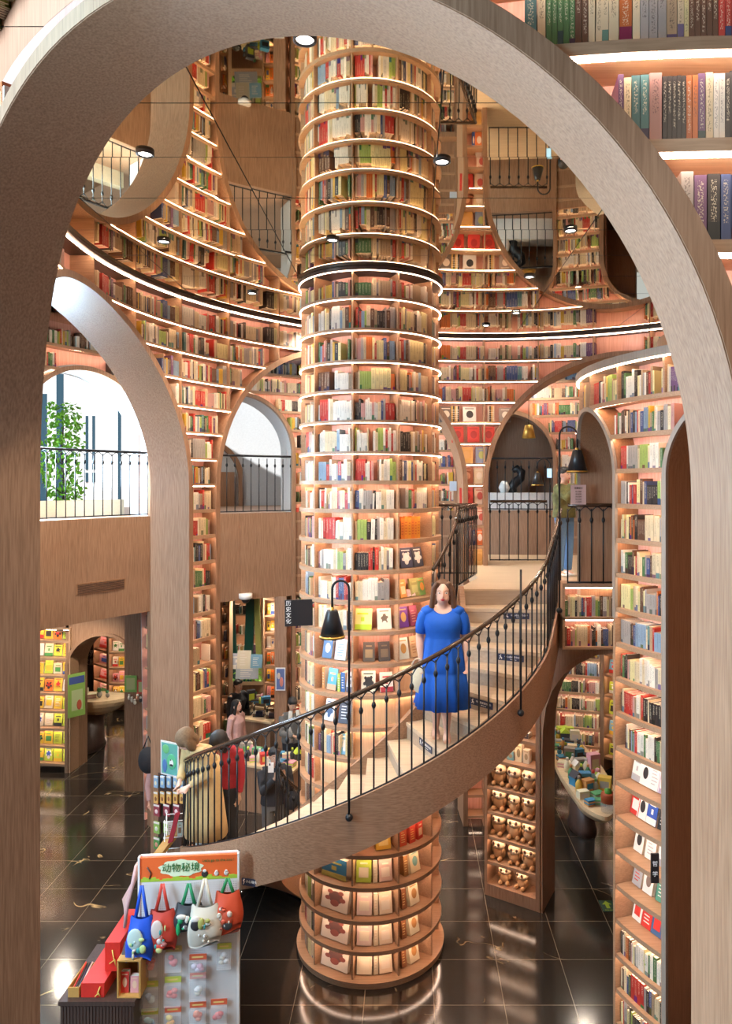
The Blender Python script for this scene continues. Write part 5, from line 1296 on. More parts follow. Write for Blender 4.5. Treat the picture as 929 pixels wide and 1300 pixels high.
# ---- woman in a beige coat leaning over the outer rail
def on_stair(s, u, up=0): 
    p = Vector(outer(s)).lerp(Vector(inner(s)), u); kk = int(s/STEP)+1; return (p.x, p.y, ZL-kk*SRISE+.005+up)
p = on_stair(6.15, .20)
t, D, k = person('person', 'ash blond woman in a long beige coat leaning over the stair rail', p, rad(-38), H=1.62, hair='hair_bl', hstyle='bob', legs='palecloth', top='beige', skin='skin', face=False, headtilt=.7, toprad=1.1,
    J=dict(che=(0, -.08, 1.24), nec=(0, -.16, 1.36), hed=(-.02, -.26, 1.45), sR=(-.17, -.12, 1.32), sL=(.17, -.12, 1.32), eR=(-.22, -.14, 1.08), wR=(-.10, -.28, .98), eL=(.22, -.14, 1.08), wL=(.1, -.30, .98)))
ring_cloth([(0, -.06*(q-.3)*.8, q*k, rx, ry, .02) for q, rx, ry in ((1.2, .2, .16), (1.0, .19, .16), (.8, .21, .18), (.55, .23, .2), (.32, .25, .22))], 40, name='coat', mat='beige', t=t)
p = on_stair(6.5, .45)
person('person', 'dark haired person in dark red behind the beige coat woman', p, rad(-30), H=1.60, hair='hair_bk', hstyle='bob', legs='darkcloth', top='redcloth', skin='skin2', face=False, J=dict(hed=(0, -.14, 1.47), nec=(0, -.08, 1.38), che=(0, -.04, 1.25)), headtilt=.5)
# photographer
x, y, _ = at(348, 940, 10.75)
t, D, k = person('person', 'young man in black taking a photo with a phone below the stair', (x, y, 0), math.atan2(x, y)*-1+.25, H=1.74, skin='skin2', hair='hair_bk', hstyle='short', legs='greycloth', top='darkcloth', toprad=1.15,
    J=dict(eR=(-.2, -.16, 1.14), wR=(-.06, -.3, 1.36), eL=(.2, -.16, 1.14), wL=(.06, -.3, 1.36), dR=(.2, -.2, .9), dL=(-.2, -.2, .9)))
ph = thing('mobile_phone', 'phone with pale cover held up by the young man in black', 'phone', loc=(x+.02, y-.36, 1.56))
a = MB(); a.box(-.04, .04, -.005, .005, -.05, .09); a.build('case', 'white', ph); a = MB(); a.box(-.025, -.005, -.008, -.004, .05, .08); a.build('camera_bump', 'black', ph)
bp = thing('shoulder_bag', 'black shoulder bag at the young photographers hip', 'bag', loc=(x+.25, y-.02, .98)); a = MB(); a.ell((0, 0, 0), (.12, .09, .15), 14, 10); a.build('body', 'darkcloth', bp); a = MB(); a.tube([(-.05, 0, .1), (-.16, -.05, .4), (-.25, 0, .52)], .012, 6); a.build('strap', 'black', bp)
# man in grey
x, y, _ = at(371, 880, 13.35)
t, D, k = person('person', 'man in a grey coat and scarf looking down near the poster pier', (x, y, 0), .55, H=1.72, skin='skin2', hair='hair_bk', hstyle='short', legs='darkcloth', top='greycloth', headtilt=.35, vox=.016, toprad=1.15, J=dict(wR=(-.08, -.28, 1.08), eR=(-.24, -.1, 1.1), wL=(.1, -.28, 1.08), eL=(.24, -.1, 1.1)))
a = MB(); a.tube([(-.07, -.09, 1.5), (-.09, -.12, 1.2), (-.08, -.15, .95)], [(.04, .02)]*3, 8); a.tube([(.07, -.09, 1.5), (.08, -.13, 1.25), (.06, -.16, 1.0)], [(.04, .02)]*3, 8); a.build('scarf', 'palecloth', t)
x, y, _ = at(300, 890, 13.6)
person('person', 'long haired woman in pale pink standing at the cafe counter', (x, y, 0), 1.2, H=1.6, hair='hair_bk', hstyle='long', legs='darkcloth', top='pinkcloth', vox=.016)
x, y, _ = at(302, 870, 14.8)
person('person', 'black haired person in black behind the woman in pink', (x, y, 0), .9, H=1.66, skin='skin2', hair='hair_bk', hstyle='short', legs='darkcloth', top='darkcloth', vox=.016)
# visitor on the landing with a phone
x, y, _ = at(716, 700, 10.6)
person('person', 'visitor in an olive camouflage jacket and jeans photographing from the landing', (x, y, ZL+.005), .7, H=1.58, hair='hair_bk', hstyle='short', legs='denim', top='olivecloth', shoe='white', toprad=1.2, J=dict(eR=(-.2, -.2, 1.2), wR=(-.1, -.38, 1.4), eL=(.15, -.2, 1.2), wL=(.0, -.38, 1.4), dR=(0, -.2, 1), dL=(0, -.2, 1)))
ph = thing('mobile_phone', 'light blue phone held up on the landing', 'phone', loc=(x-.26, y-.24, ZL+1.42)); a = MB(); a.box(-.035, .035, -.005, .005, 0, .14); a.build('case', 'lbluecard', ph); a = MB(); a.box(-.03, .03, -.007, -.004, .01, .13); a.build('screen', 'screen', ph)
# ================================================================ pegboard stand with tote bags (lower left foreground)
S0 = Vector((-2.53, 6.85)); S1 = Vector((-1.625, 6.93)); sd = S1-S0; sw = sd.length; syaw = math.atan2(sd.y, sd.x)
zt = E-3.5
sd_ = thing('pegboard_stand', 'white pegboard display stand with an orange header at lower left', 'display stand', loc=(S0.x, S0.y, 0), rz=syaw)
def sp(x, y, z): return (S0.x+cos(syaw)*x-sin(syaw)*y, S0.y+sin(syaw)*x+cos(syaw)*y, z)
hh = .225
a = MB(); a.box(0, sw, 0, .03, zt-hh, zt); a.build('header', 'orange', sd_)
a = MB(); a.box(-.012, sw+.012, .03, .055, .02, zt+.012); a.build('board_back', 'white', sd_)
a = MB(); a.box(0, sw, 0, .03, .3, zt-hh); a.build('pegboard', 'pegwhite', sd_)
a = MB(); N = 12
for i in range(46):
    for j in range(70):
        x, z = .02+i*(sw-.04)/45, zt-hh-.03-j*.0205
        a.face(((x-.003, -.0012, z-.003), (x+.003, -.0012, z-.003), (x+.003, -.0012, z+.003), (x-.003, -.0012, z+.003)))
tag(a.build('peg_holes', 'greycloth', sd_), kind='stuff')
a = MB(); a.box(-.012, .006, -.012, .055, 0, zt+.012); a.build('frame_post', 'white', sd_)
a = MB(); a.box(sw-.006, sw+.012, -.012, .055, 0, zt+.012); a.build('frame_post', 'white', sd_)
a = MB()
for i in range(30):
    x = sw*i/30; a.box(x, x+sw/30+.001, -.003, 0, zt-hh, zt-hh+.03+.012*sin(i*.7)+.008*sin(i*1.9))
a.build('grass_print', 'lime', sd_)
a = MB(); c0 = (sw*.42, zt-.105)
pts = []
for i in range(40):
    th = 2*PI*i/40; r = 1+.07*sin(9*th); pts.append((c0[0]+.20*r*cos(th), -.004, c0[1]+.078*r*sin(th)))
a.mesh(pts, [tuple(range(40))]); a.build('cloud_print', 'palegreen', sd_)
text_mesh('lettering', '动物秘境', .088, 'greenink', sd_, (c0[0], -.008, c0[1]), (PI/2, 0, 0), .001)
text_mesh('small_lettering', "Let's go to the zoo !", .036, 'greenink', sd_, (sw*.80, -.006, zt-.045), (PI/2, 0, rad(0)), .001)
a = MB()
for (x, s) in ((.66, .03), (.78, .022), (.88, .022)):
    a.ell((sw*x, -.006, zt-hh+.055), (s, .004, s*1.1), 10, 6, c=(.03, .03, .03) if x < .7 else (.7, .66, .6)); a.ell((sw*x, -.009, zt-hh+.055+s), (s*.6, .004, s*.5), 10, 6, c=(.75, .7, .65))
a.build('animal_print', 'col', sd_)
a = MB(); a.tube([(sw*.1, -.006, zt-hh+.03), (sw*.12, -.006, zt-hh+.08), (sw*.08, -.006, zt-hh+.14)], .006, 5); a.build('giraffe_print', 'darkwood', sd_)
def tote(x, ztop, w, h, strap, c1, c2, label, c3=None, y=-.05, skew=0):
    t = thing('tote_bag', label, 'bag', 'tote bags hanging on the pegboard', sp(x, y, ztop), syaw)
    b = MB(); n = 28; v = []; f = []; rows = 14; rt = random.Random(int(x*100))
    for i in range(rows+1):
        u = i/rows; ww = w*(.5+.12*sin(PI*u)-.06*(1-u)*1.5); th = .018+.055*sin(PI*min(1, u*.95))
        for j in range(n):
            a_ = 2*PI*j/n; cc = 1+.05*sin(3*a_+4*u)+.03*sin(7*a_+2*u)
            v.append((skew*u+ww*cos(a_)*cc, -.01+th*sin(a_)*cc*(1.0)-.02*u, -strap-h*u-.03*(abs(cos(a_))**2)*(1 if u < .1 else .0)*-1-(.03*sin(2*a_+x*30) if u > .85 else 0)))
    for i in range(rows):
        for j in range(n): f.append((i*n+j, i*n+(j+1) % n, (i+1)*n+(j+1) % n, (i+1)*n+j))
    f.append(tuple(reversed([rows*n+j for j in range(n)])))
    b.mesh(v, f, c=c1, smooth=True); b.build('body', 'col', t)
    for sgn in (-1, 1):
        b = MB(); b.tube([(sgn*w*.27, -.02+.0*sgn, -strap-.03), (sgn*w*.12, -.012, -strap*.5), (.0+sgn*.006, -.004, -.005)], [(.017, .006), (.015, .006), (.013, .006)], 6, c=c2); b.build('strap', 'col', t)
    if c3:
        b = MB(); n = 22
        for q, (dx, dz, rx, rz, cc) in enumerate(c3):
            b.ell((skew*.5+dx, -.085-.004*q, -strap-h*.5+dz), (rx, .014, rz), 12, 8, c=cc)
        for q in range(9):
            b.ell((skew*.5+rt.uniform(-w*.28, w*.2), -.088-.001*q, -strap-h*rt.uniform(.25, .85)), (rt.uniform(.008, .028), .012, rt.uniform(.008, .03)), 8, 6, c=rt.choice([c3[0][4], c3[-1][4], tuple(.6*v+.1 for v in c1), (.65, .6, .5), (.05, .3, .3)]))
        b.build('printed_patch', 'col', t)
    return t
def hx(px): return (px-177)/127.0*sw
zh = zt-hh-.0
tote(hx(184), E+(HY-1120)/F*6.8, .22, .36, .30, (.01, .08, .55), (.01, .08, .55), 'bright blue tote bag at the left end of the pegboard', [(-.03, .03, .07, .1, (.5, .65, .62)), (.04, -.06, .03, .04, (.45, .6, .25))], skew=-.02, y=-.1)
tote(hx(209), E+(HY-1121)/F*6.8, .24, .33, .26, (.50, .05, .03), (.55, .05, .03), 'brick red tote bag with a pale print, second from the left', [(-.03, .04, .055, .09, (.65, .55, .5)), (.0, -.11, .05, .03, (.6, .06, .04)), (-.01, -.14, .03, .03, (.55, .6, .25))], y=-.07)
tote(hx(242), E+(HY-1120)/F*6.85, .25, .24, .20, (.02, .025, .03), (.02, .25, .1), 'black tote bag with green panda print, middle of the row', [(-.05, .05, .05, .025, (.7, .68, .6)), (-.08, -.06, .02, .06, (.02, .35, .12)), (.05, .03, .03, .03, (.02, .35, .15))], y=-.05)
tote(hx(264), E+(HY-1118)/F*6.75, .27, .33, .26, (.66, .62, .52), (.72, .66, .52), 'off white canvas tote bag with a plush panda charm', [(-.07, .09, .04, .035, (.78, .76, .72)), (-.07, .04, .045, .05, (.03, .03, .035)), (-.02, .05, .03, .05, (.4, .42, .12))], y=-.11)
tote(hx(292), E+(HY-1115)/F*6.85, .24, .34, .14, (.62, .08, .03), (.02, .25, .08), 'orange red tote bag with a green strap at the right end', [(.0, -.03, .06, .07, (.6, .1, .05)), (.01, -.09, .045, .04, (.04, .04, .04)), (.03, .02, .025, .03, (.75, .6, .5))], y=-.06)
# packets on hooks
def packet(px, py, w, h, ctop, ctoy, label, blobs=4, bag=True):
    t = thing('toy_packet', label, 'toy packet', 'plush key ring packets on the pegboard', sp(hx(px), -.03, E+(HY-py)/F*6.82), syaw)
    a = MB(); a.box(-w/2, w/2, -.004, 0, -.055, 0, c=ctop); a.box(-w*.35, w*.3, -.0055, -.004, -.035, -.022, c=(.8, .6, .2)); a.build('header_card', 'col', t)
    if bag:
        a = MB(); a.box(-w/2, w/2, -.05, 0, -h, -.055); o = a.build('bag', 'plasticbag', t)
    a = MB(); rr = random.Random(int(px*7+py))
    for i in range(blobs): a.ell((rr.uniform(-w*.22, w*.22), -.025, -h*.55+rr.uniform(-h*.2, h*.15)), (w*.2, .018, w*.17), 10, 8, c=ctoy if i % 3 else tuple(min(.8, q*1.5+.1) for q in ctoy))
    a.build('plush_toy', 'col', t)
YG = (.5, .55, .08); RDc = (.65, .12, .05)
for (px, py, w, h, c1, c2, lb) in [(191, 1203, .15, .25, RDc, (.6, .12, .1), 'red crab toy packet, left end of the top packet row'), (222, 1203, .15, .22, (.4, .3, .1), (.55, .05, .05), 'dark red toy packet, second in the top packet row'), (253, 1215, .16, .2, RDc, (.7, .4, .5), 'pink toy packet, third in the top packet row'), (287, 1203, .13, .22, YG, (.7, .66, .55), 'panda key ring at the right of the top packet row'),
        (191, 1246, .16, .25, YG, (.35, .45, .6), 'blue grey toy packet, left end of the middle row'), (221, 1242, .15, .26, YG, (.6, .08, .06), 'red toy packet, second in the middle row'), (253, 1239, .15, .24, RDc, (.65, .65, .55), 'black and white toy packet, third in the middle row'),
        (191, 1281, .16, .2, YG, (.2, .4, .65), 'blue toy packet, left end of the bottom row'), (221, 1280, .15, .2, RDc, (.7, .35, .05), 'orange toy packet, second in the bottom row'), (253, 1276, .15, .2, RDc, (.65, .15, .08), 'red toy packet, third in the bottom row'), (280, 1274, .15, .22, RDc, (.62, .1, .1), 'red toy packet at the right end of the bottom row')]:
    packet(px, py, w, h, c1, c2, lb)
# dark cabinet with boxes left of it
tb = thing('display_cabinet', 'dark brown ribbed display cabinet left of the pegboard', 'cabinet', loc=(-3.16, 6.62, 0))
zc_ = E-4.67
a = MB(); a.box(0, .66, 0, .8, .0, zc_-.04); a.build('body', 'darkwood', tb)
a = MB(); a.box(-.015, .675, -.015, .815, zc_-.04, zc_); a.build('top', 'darkwood', tb)
a = MB()
for i in range(22): a.box(.01+i*.0295, .026+i*.0295, -.006, 0, .02, zc_-.05)
a.build('ribbing', 'darkwood', tb)
def cbox(name, label, cat, x0, x1, y0, y1, z0, z1, mat, parts=None, rz=0):
    t = thing(name, label, cat, loc=((x0+x1)/2, (y0+y1)/2, z0), rz=rz); w, d, h = x1-x0, y1-y0, z1-z0
    a = MB(); a.box(-w/2, w/2, -d/2, d/2, 0, h); a.build('box', mat, t)
    return t
zc_ += .001
t = cbox('gift_box', 'long low red gift box lying at the cabinet front', 'box', -2.99, -2.78, 6.66, 7.30, zc_, zc_+.13, 'red')
a = MB(); a.tube([(.07, -.325, .1), (.05, -.335, .05), (.08, -.34, .02), (.06, -.335, .05), (.03, -.34, .02)], .006, 6); a.build('tassel', 'gold', t)
t = cbox('gift_box', 'tall long red gift box standing behind the low red one', 'box', -2.84, -2.70, 6.82, 7.36, zc_+.132, zc_+.40, 'red')
a = MB(); a.tube([(.0, -.275, .2), (.02, -.285, .12), (.04, -.285, .05), (.03, -.285, .12), (-.02, -.285, .08)], .006, 6); a.build('tassel', 'gold', t)
t = thing('wooden_crate', 'open fronted wooden crate holding small red and pink boxes', 'crate', loc=(-2.66, 6.65, zc_))
for nm_, q in (('side', (-.0, .014, 0, .26, 0, .33)), ('side', (.20, .214, 0, .26, 0, .33)), ('bottom', (.014, .20, 0, .26, 0, .012)), ('top', (0, .214, 0, .26, .33, .342)), ('back', (.014, .20, .25, .26, .012, .33))):
    a = MB(); a.box(*q); a.build(nm_, 'wicker', t)
for (x, c, lb) in ((-2.61, RD, 'small red doll box inside the wooden crate'), (-2.52, (.7, .32, .32), 'small pink doll box inside the wooden crate')):
    display_book(x, 6.70, zc_+.013, 0, .075, .19 if c == RD else .15, .05, c, (.75, .5, .35), lb, pic='face', name='doll_box', lean=.03)
t = thing('wicker_basket', 'small wicker tray with pens at the left end of the cabinet', 'basket', loc=(-3.11, 6.66, zc_))
for q in ((0, .10, 0, .01, 0, .09), (0, .10, .34, .35, 0, .09), (0, .008, .01, .34, 0, .09), (.092, .10, .01, .34, 0, .09), (.008, .092, .01, .34, 0, .01)):
    a = MB(); a.box(*q); a.build('tray_wall' if q[5] > .02 else 'tray_base', 'wicker', t)
for i in range(4): 
    a = MB(); a.tube([(-3.08+.02*i, 6.70, zc_+.05), (-3.08+.02*i, 6.97, zc_+.12)], .008, 6); tag(a.build('pen', ['red', 'black', 'navy', 'pinkpaper'][i]), '%s pen in the wicker tray' % ['red', 'black', 'navy blue', 'pink'][i], 'pen')
t = thing('desk_calendar', 'small dark easel calendar on top of the wooden crate', 'calendar', loc=(-2.58, 6.78, zc_+.343)); a = MB(); a.mesh([(-.07, -.05, 0), (.07, -.05, 0), (.07, .05, 0), (-.07, .05, 0), (-.06, 0, .09), (.06, 0, .09)], [(3, 2, 1, 0), (0, 1, 5, 4), (2, 3, 4, 5), (0, 4, 3), (1, 2, 5)]); a.build('easel', 'darkwood', t)
# pink ribbons hanging at the left side of the stand
for i in range(7):
    x, y, z = -2.60-.022*i, 6.95+.07*i, E-3.62-.03*i
    a = MB(); a.tube([(x, y, z), (x-.02, y-.03, z-.16), (x-.07-.01*i, y-.04, z-.36), (x-.09, y-.05, z-.56)], [(.014, .008), (.018, .012), (.02, .012), (.012, .008)], 6)
    tag(a.build('lanyard', ['pinkcloth', 'pinkpaper', 'nude'][i % 3]), '%s pale pink lanyard hanging left of the pegboard, counted from the front' % ORD[i], 'lanyard', 'pink lanyards')
# ================================================================ goods rack and poster on the left pier
jt = Vector((-.896, .445)); jn = Vector((-.445, -.896)); jp = Vector((-2.85, 9.41))
def jpos(px, off=.02):
    a = (px-CX)/F      # jp + jt*s + jn*off
    s = (a*(jp.y+jn.y*off)-(jp.x+jn.x*off))/(jt.x-a*jt.y); p = jp+jt*s+jn*off; return p
def jitem(name, label, cat, px, py, w, h, d, off=.02, group=None):
    p = jpos(px, off); z = E+(HY-py)/F*p.y
    t = thing(name, label, cat, group, (p.x, p.y, z), math.atan2(-jt.y, -jt.x)); return t
def jbox(a, w0, w1, z0, z1, y0=-.02, y1=0, c=(.5, .5, .5), m=0): a.box(w0, w1, y0, y1, z0, z1, m, c)
t = jitem('panda_poster', 'white framed green and blue poster with a panda on the left pier', 'poster', 216, 963, .3, .44, .01)
a = MB(); jbox(a, -.155, .155, -.22, .22, -.012, 0, (.78, .76, .72)); a.build('frame', 'col', t)
a = MB(); jbox(a, -.135, .135, -.2, .2, -.015, -.012, (.12, .42, .36)); a.ell((-.06, -.016, .12), (.06, .004, .06), 12, 6, c=(.15, .5, .2)); a.ell((.04, -.016, -.03), (.08, .004, .1), 14, 6, c=(.1, .5, .25)); a.ell((-.08, -.016, -.1), (.04, .004, .09), 12, 6, c=(.08, .2, .45)); a.ell((.04, -.019, -.05), (.035, .004, .05), 12, 6, c=(.8, .8, .78)); a.ell((.04, -.021, -.075), (.03, .004, .018), 12, 6, c=(.03, .03, .03)); a.ell((.03, -.021, -.01), (.01, .003, .01), 8, 6, c=(.03, .03, .03)); a.build('picture', 'col', t)
t = jitem('goods_rack', 'dark red wall rack for small packets on the left pier under the panda poster', 'rack', 217, 1030, .45, .9, .05, off=.01)
a = MB(); jbox(a, -.21, .23, -.45, .47, -.012, 0); a.build('panel', 'darkwood', t)
a = MB(); jbox(a, .215, .24, -.45, .47, -.06, 0); a.build('side', 'darkwood', t)
for r_, (py, n, c, c2, nm) in enumerate([(992, 5, (.25, .42, .6), (.75, .7, .5), 'pale blue'), (1012, 5, (.72, .42, .12), (.3, .12, .05), 'orange'), (1028, 3, (.3, .05, .07), (.75, .6, .6), 'maroon'), (1050, 3, (.3, .5, .12), (.75, .75, .6), 'green'), (1070, 2, (.1, .3, .08), (.65, .3, .2), 'dark green')]):
    for j in range(n):
        px = (197 + j*8.2) if n == 5 else (198+j*12.5)
        t = jitem('hanging_packet', '%s packet, %s from left in row %s of the rack on the left pier' % (nm, ORD[j], ['one', 'two', 'three', 'four', 'five'][r_]), 'packet', px+2, py, 0, 0, 0, off=.05, group='small packets on the pier rack')
        a = MB(); w = .035 if n == 5 else .05; jbox(a, -w, w, -.075, .075, -.02, 0, c); jbox(a, -w, w, .05, .075, -.022, -.02, (.75, .72, .68)); a.ell((0, -.022, -.015), (w*.55, .004, .03), 8, 6, c=c2); a.build('card', 'col', t)
# hanging items on the far pier: poster cards and key rings
fp = [(166, 868, .22, .30, (.25, .5, .12), 'green poster card on the far left pier'), (181, 872, .20, .26, (.62, .1, .07), 'red framed poster card on the far left pier')]
for (px, py, w, h, c, lb) in fp:
    x, y, z = at(px, py, 13.33); t = thing('poster_card', lb, 'poster', loc=(x, y, z)); a = MB(); a.box(-w/2, w/2, -.01, 0, -h/2, h/2, c=c); a.build('card', 'col', t); a = MB(); a.box(-w*.35, w*.35, -.013, -.01, -h*.35, h*.35, c=(.5, .55, .25)); a.build('picture', 'col', t)
for i in range(8):
    x, y, z = at(164+3.6*i, 886+(i % 3)*3, 13.3); t = thing('plush_key_ring', '%s plush key ring from left on the far left pier' % ORD[i], 'key ring', 'plush key rings on the far left pier', (x, y, z)); a = MB(); a.ell((0, 0, 0), (.03, .02, .04), 8, 6, c=R.choice([(.75, .7, .6), (.05, .05, .05), (.4, .5, .2), (.6, .3, .2)])); a.ell((0, 0, .05), (.022, .02, .022), 8, 6, c=(.75, .72, .65)); a.build('toy', 'col', t)
# green poster on the small arch's side and poster on middle pier
t = thing('tall_poster', 'tall green illustrated poster on the side of the small far arch', 'poster', loc=at(97, 882, 14.3)); t.rotation_euler = (0, 0, rad(50)); a = MB(); a.box(-.17, .17, -.01, 0, -.42, .42, c=(.28, .48, .1)); a.box(-.15, .15, -.014, -.01, .22, .36, c=(.06, .1, .3)); a.box(-.1, .12, -.014, -.01, -.3, .1, c=(.5, .6, .3)); a.ell((.05, -.014, -.2), (.05, .004, .1), 10, 6, c=(.5, .1, .05)); a.build('sheet', 'col', t)
t = thing('pier_poster', 'white edged poster of dark figures on the brown pier near the man in grey', 'poster', loc=at(356, 862, 13.5)); a = MB(); a.box(-.09, .09, -.012, 0, -.21, .21, c=(.78, .76, .74)); a.box(-.075, .075, -.016, -.012, -.19, .19, c=(.1, .14, .3)); a.ell((.02, -.017, -.05), (.035, .004, .09), 10, 6, c=(.6, .2, .15)); a.ell((-.03, -.017, .06), (.03, .004, .06), 10, 6, c=(.6, .5, .4)); a.build('sheet', 'col', t)
# dome camera, vent grille
t = thing('dome_camera', 'white dome security camera under the brown ledge left of the column', 'security camera', loc=(*pol(RC, R2-.06, rad(126.4)), ZU+.02)); a = MB(); a.lathe([(0, .1), (.12, .1), (.12, .02), (.09, 0)], n=20); a.build('housing', 'white', t); a = MB(); a.ell((0, 0, 0), (.075, .075, .075), 14, 10); a.build('dome', 'black', t)
gx = rad(147.6); gp = pol(RC, R2-.012, gx); t = thing('vent_grille', 'long dark slotted vent grille in the brown panel below the left window', 'vent', loc=(*gp, E-1.57), rz=gx-PI/2)
a = MB(); a.box(-.42, .42, -.01, .01, -.085, .085); a.build('frame', 'panel', t)
for i in range(7): a = MB(); a.box(-.40, .40, -.016, -.008, -.07+.021*i, -.062+.021*i); a.build('slat', 'darkwood', t)
# ================================================================ boat shaped tables
def boat(name, label, outl, zt, depth=.34, base=True, mat='lightwood'):
    """outl: plan outline of the top"""
    if len(outl) < 18:      # round the outline off
        P_ = outl; outl = []
        for i in range(len(P_)):
            p0, p1, p2, p3 = (P_[(i+q) % len(P_)] for q in (-1, 0, 1, 2))
            for u in (0, .25, .5, .75):
                outl.append(tuple(.5*(2*p1[c]+(p2[c]-p0[c])*u+(2*p0[c]-5*p1[c]+4*p2[c]-p3[c])*u*u+(3*p1[c]-p0[c]-3*p2[c]+p3[c])*u**3) for c in (0, 1)))
    t = thing(name, label, 'table'); N = len(outl); cx = sum(p[0] for p in outl)/N; cy = sum(p[1] for p in outl)/N; mb = MB(); v = []; f = []
    t.location = (cx, cy, 0)
    prof = [(1, 0), (1, -.06), (.93, -.14), (.78, -.24), (.5, -depth)]
    for (s, dz) in prof:
        for p in outl: v.append(((p[0]-cx)*s, (p[1]-cy)*s, zt+dz))
    for i in range(len(prof)-1):
        for j in range(N): f.append((i*N+j, i*N+(j+1) % N, (i+1)*N+(j+1) % N, (i+1)*N+j))
    f.append(tuple((len(prof)-1)*N+j for j in reversed(range(N)))); 
    for j in range(N):      # rim
        pass
    mb.mesh(v, [tuple(reversed(q)) for q in f]); mb.build('hull', mat, t)
    tp = MB(); tp.mesh([((p[0]-cx)*.995, (p[1]-cy)*.995, zt-.012) for p in outl], [tuple(range(N))]); tp.build('table_top', mat, t)
    b = MB(); b.lathe([(.0, 0), (.28, 0), (.24, .1), (.22, zt-depth+.02), (0, zt-depth+.02)], n=20, sx=.8, sy=1.6); b.build('base', 'darkwood', t)
    return t
zb_t = E-4.7
edgeL = [(2.72, 10.37), (2.54, 10.68), (2.49, 11.2), (2.44, 11.9), (2.46, 12.7), (2.6, 13.5), (2.8, 14.05)]
edgeR = [(3.0, 13.95), (3.13, 13.3), (3.2, 12.5), (3.19, 11.7), (3.12, 11.1), (2.99, 10.65), (2.86, 10.4)]
boat('boat_table', 'pale wooden boat shaped table crowded with gifts, seen through the low arch', list(reversed(edgeL+edgeR)), zb_t)
def clutter(n, region, z, labf, cat='gift', seed=3, hmax=.3):
    rr = random.Random(seed); out = []
    cols = [(.5, .62, .06), (.65, .05, .04), (.05, .25, .45), (.7, .66, .6), (.1, .35, .15), (.7, .35, .4), (.75, .5, .08), (.04, .04, .05), (.3, .5, .6), (.6, .3, .1), (.75, .7, .5), (.35, .33, .3)]
    nm = ['lime green', 'red', 'blue', 'white', 'dark green', 'pink', 'yellow', 'black', 'pale blue', 'orange brown', 'cream', 'grey']
    for i, (x, y) in enumerate(region(rr, n)):
        k = rr.randrange(len(cols)); kind = rr.choice(('box', 'box', 'bottle', 'figure', 'stack', 'house')); c = cols[k]; c2 = cols[(k+5) % 12]
        t = thing({'box': 'gift_box', 'bottle': 'gift_bottle', 'figure': 'toy_figure', 'stack': 'notebook_stack', 'house': 'toy_house'}[kind], labf(i, nm[k], {'box': 'box', 'bottle': 'bottle', 'figure': 'toy figure', 'stack': 'notebook stack', 'house': 'toy house'}[kind]), {'box': 'box', 'bottle': 'bottle', 'figure': 'toy', 'stack': 'notebooks', 'house': 'toy'}[kind], loc=(x, y, z), rz=rr.uniform(-.5, .5))
        s = rr.uniform(.8, 1.15); a = MB()
        if kind == 'box':
            w, d, h = .09*s, .06*s, rr.uniform(.08, hmax)*s; a.box(-w, w, -d, d, 0, h, c=c); a.build('carton', 'col', t); a = MB(); a.box(-w*.7, w*.7, -d-.002, -d, h*.25, h*.75, c=c2); a.build('label_panel', 'col', t)
        elif kind == 'bottle':
            a.lathe([(0, 0), (.045*s, 0), (.05*s, .1*s), (.03*s, .14*s), (.015*s, .17*s), (0, .17*s)], n=14, c=c); a.build('body', 'col', t); a = MB(); a.lathe([(0, .17*s), (.02*s, .17*s), (.02*s, .21*s), (0, .21*s)], n=10, c=c2); a.build('cap', 'col', t)
        elif kind == 'figure':
            a.ell((0, 0, .06*s), (.05*s, .045*s, .06*s), 10, 8, c=c); a.build('body', 'col', t); a = MB(); a.ell((0, -.01, .145*s), (.042*s, .04*s, .04*s), 10, 8, c=c2); a.ell((-.03*s, 0, .185*s), (.014*s,)*3, 6, 5, c=c); a.ell((.03*s, 0, .185*s), (.014*s,)*3, 6, 5, c=c); a.build('head', 'col', t)
        elif kind == 'stack':
            for j in range(4):
                a = MB(); a.box(-.09*s, .09*s, -.065*s, .065*s, .022*j, .022*j+.02, c=(c, c2)[j % 2]); a.build('notebook', 'col', t)
        else:
            w = .07*s; a.box(-w, w, -w, w, 0, .12*s, c=c); a.build('walls', 'col', t); a = MB(); a.mesh([(-w*1.15, -w*1.1, .12*s), (w*1.15, -w*1.1, .12*s), (w*1.15, w*1.1, .12*s), (-w*1.15, w*1.1, .12*s), (0, -w*1.1, .2*s), (0, w*1.1, .2*s)], [(0, 1, 4), (2, 3, 5), (1, 2, 5, 4), (3, 0, 4, 5), (3, 2, 1, 0)], c=c2); a.build('roof', 'col', t)
def boat_reg(rr, n):
    out = []
    rows = 13
    for r_ in range(rows):
        y = 10.75+r_*.25; L = 2.58 if y < 11 else 2.53; Rr = 3.0 if y < 11 else 3.08
        m = 3 if r_ < 2 else 4
        for c in range(m): out.append((L+(Rr-L)*(c+.5)/m+rr.uniform(-.02, .02), y+rr.uniform(-.02, .02)))
    return out
rowsn = ['front', 'second', 'third', 'fourth', 'fifth', 'sixth', 'seventh', 'eighth', 'ninth', 'tenth', 'eleventh', 'twelfth', 'hindmost']
def lab(i, c, k):
    if i < 6: r_, j, m = i//3, i % 3, 3
    else: r_, j, m = 2+(i-6)//4, (i-6) % 4, 4
    return '%s %s on the boat table, %s row, %s from left' % (c, k, rowsn[r_], ORD[j])
clutter(50, boat_reg, zb_t-.0115, lab, seed=5)
t = thing('toy_capsule_jar', 'clear jar with orange band and green cap at the boat table tip', 'jar', loc=(2.86, 10.56, zb_t-.011))
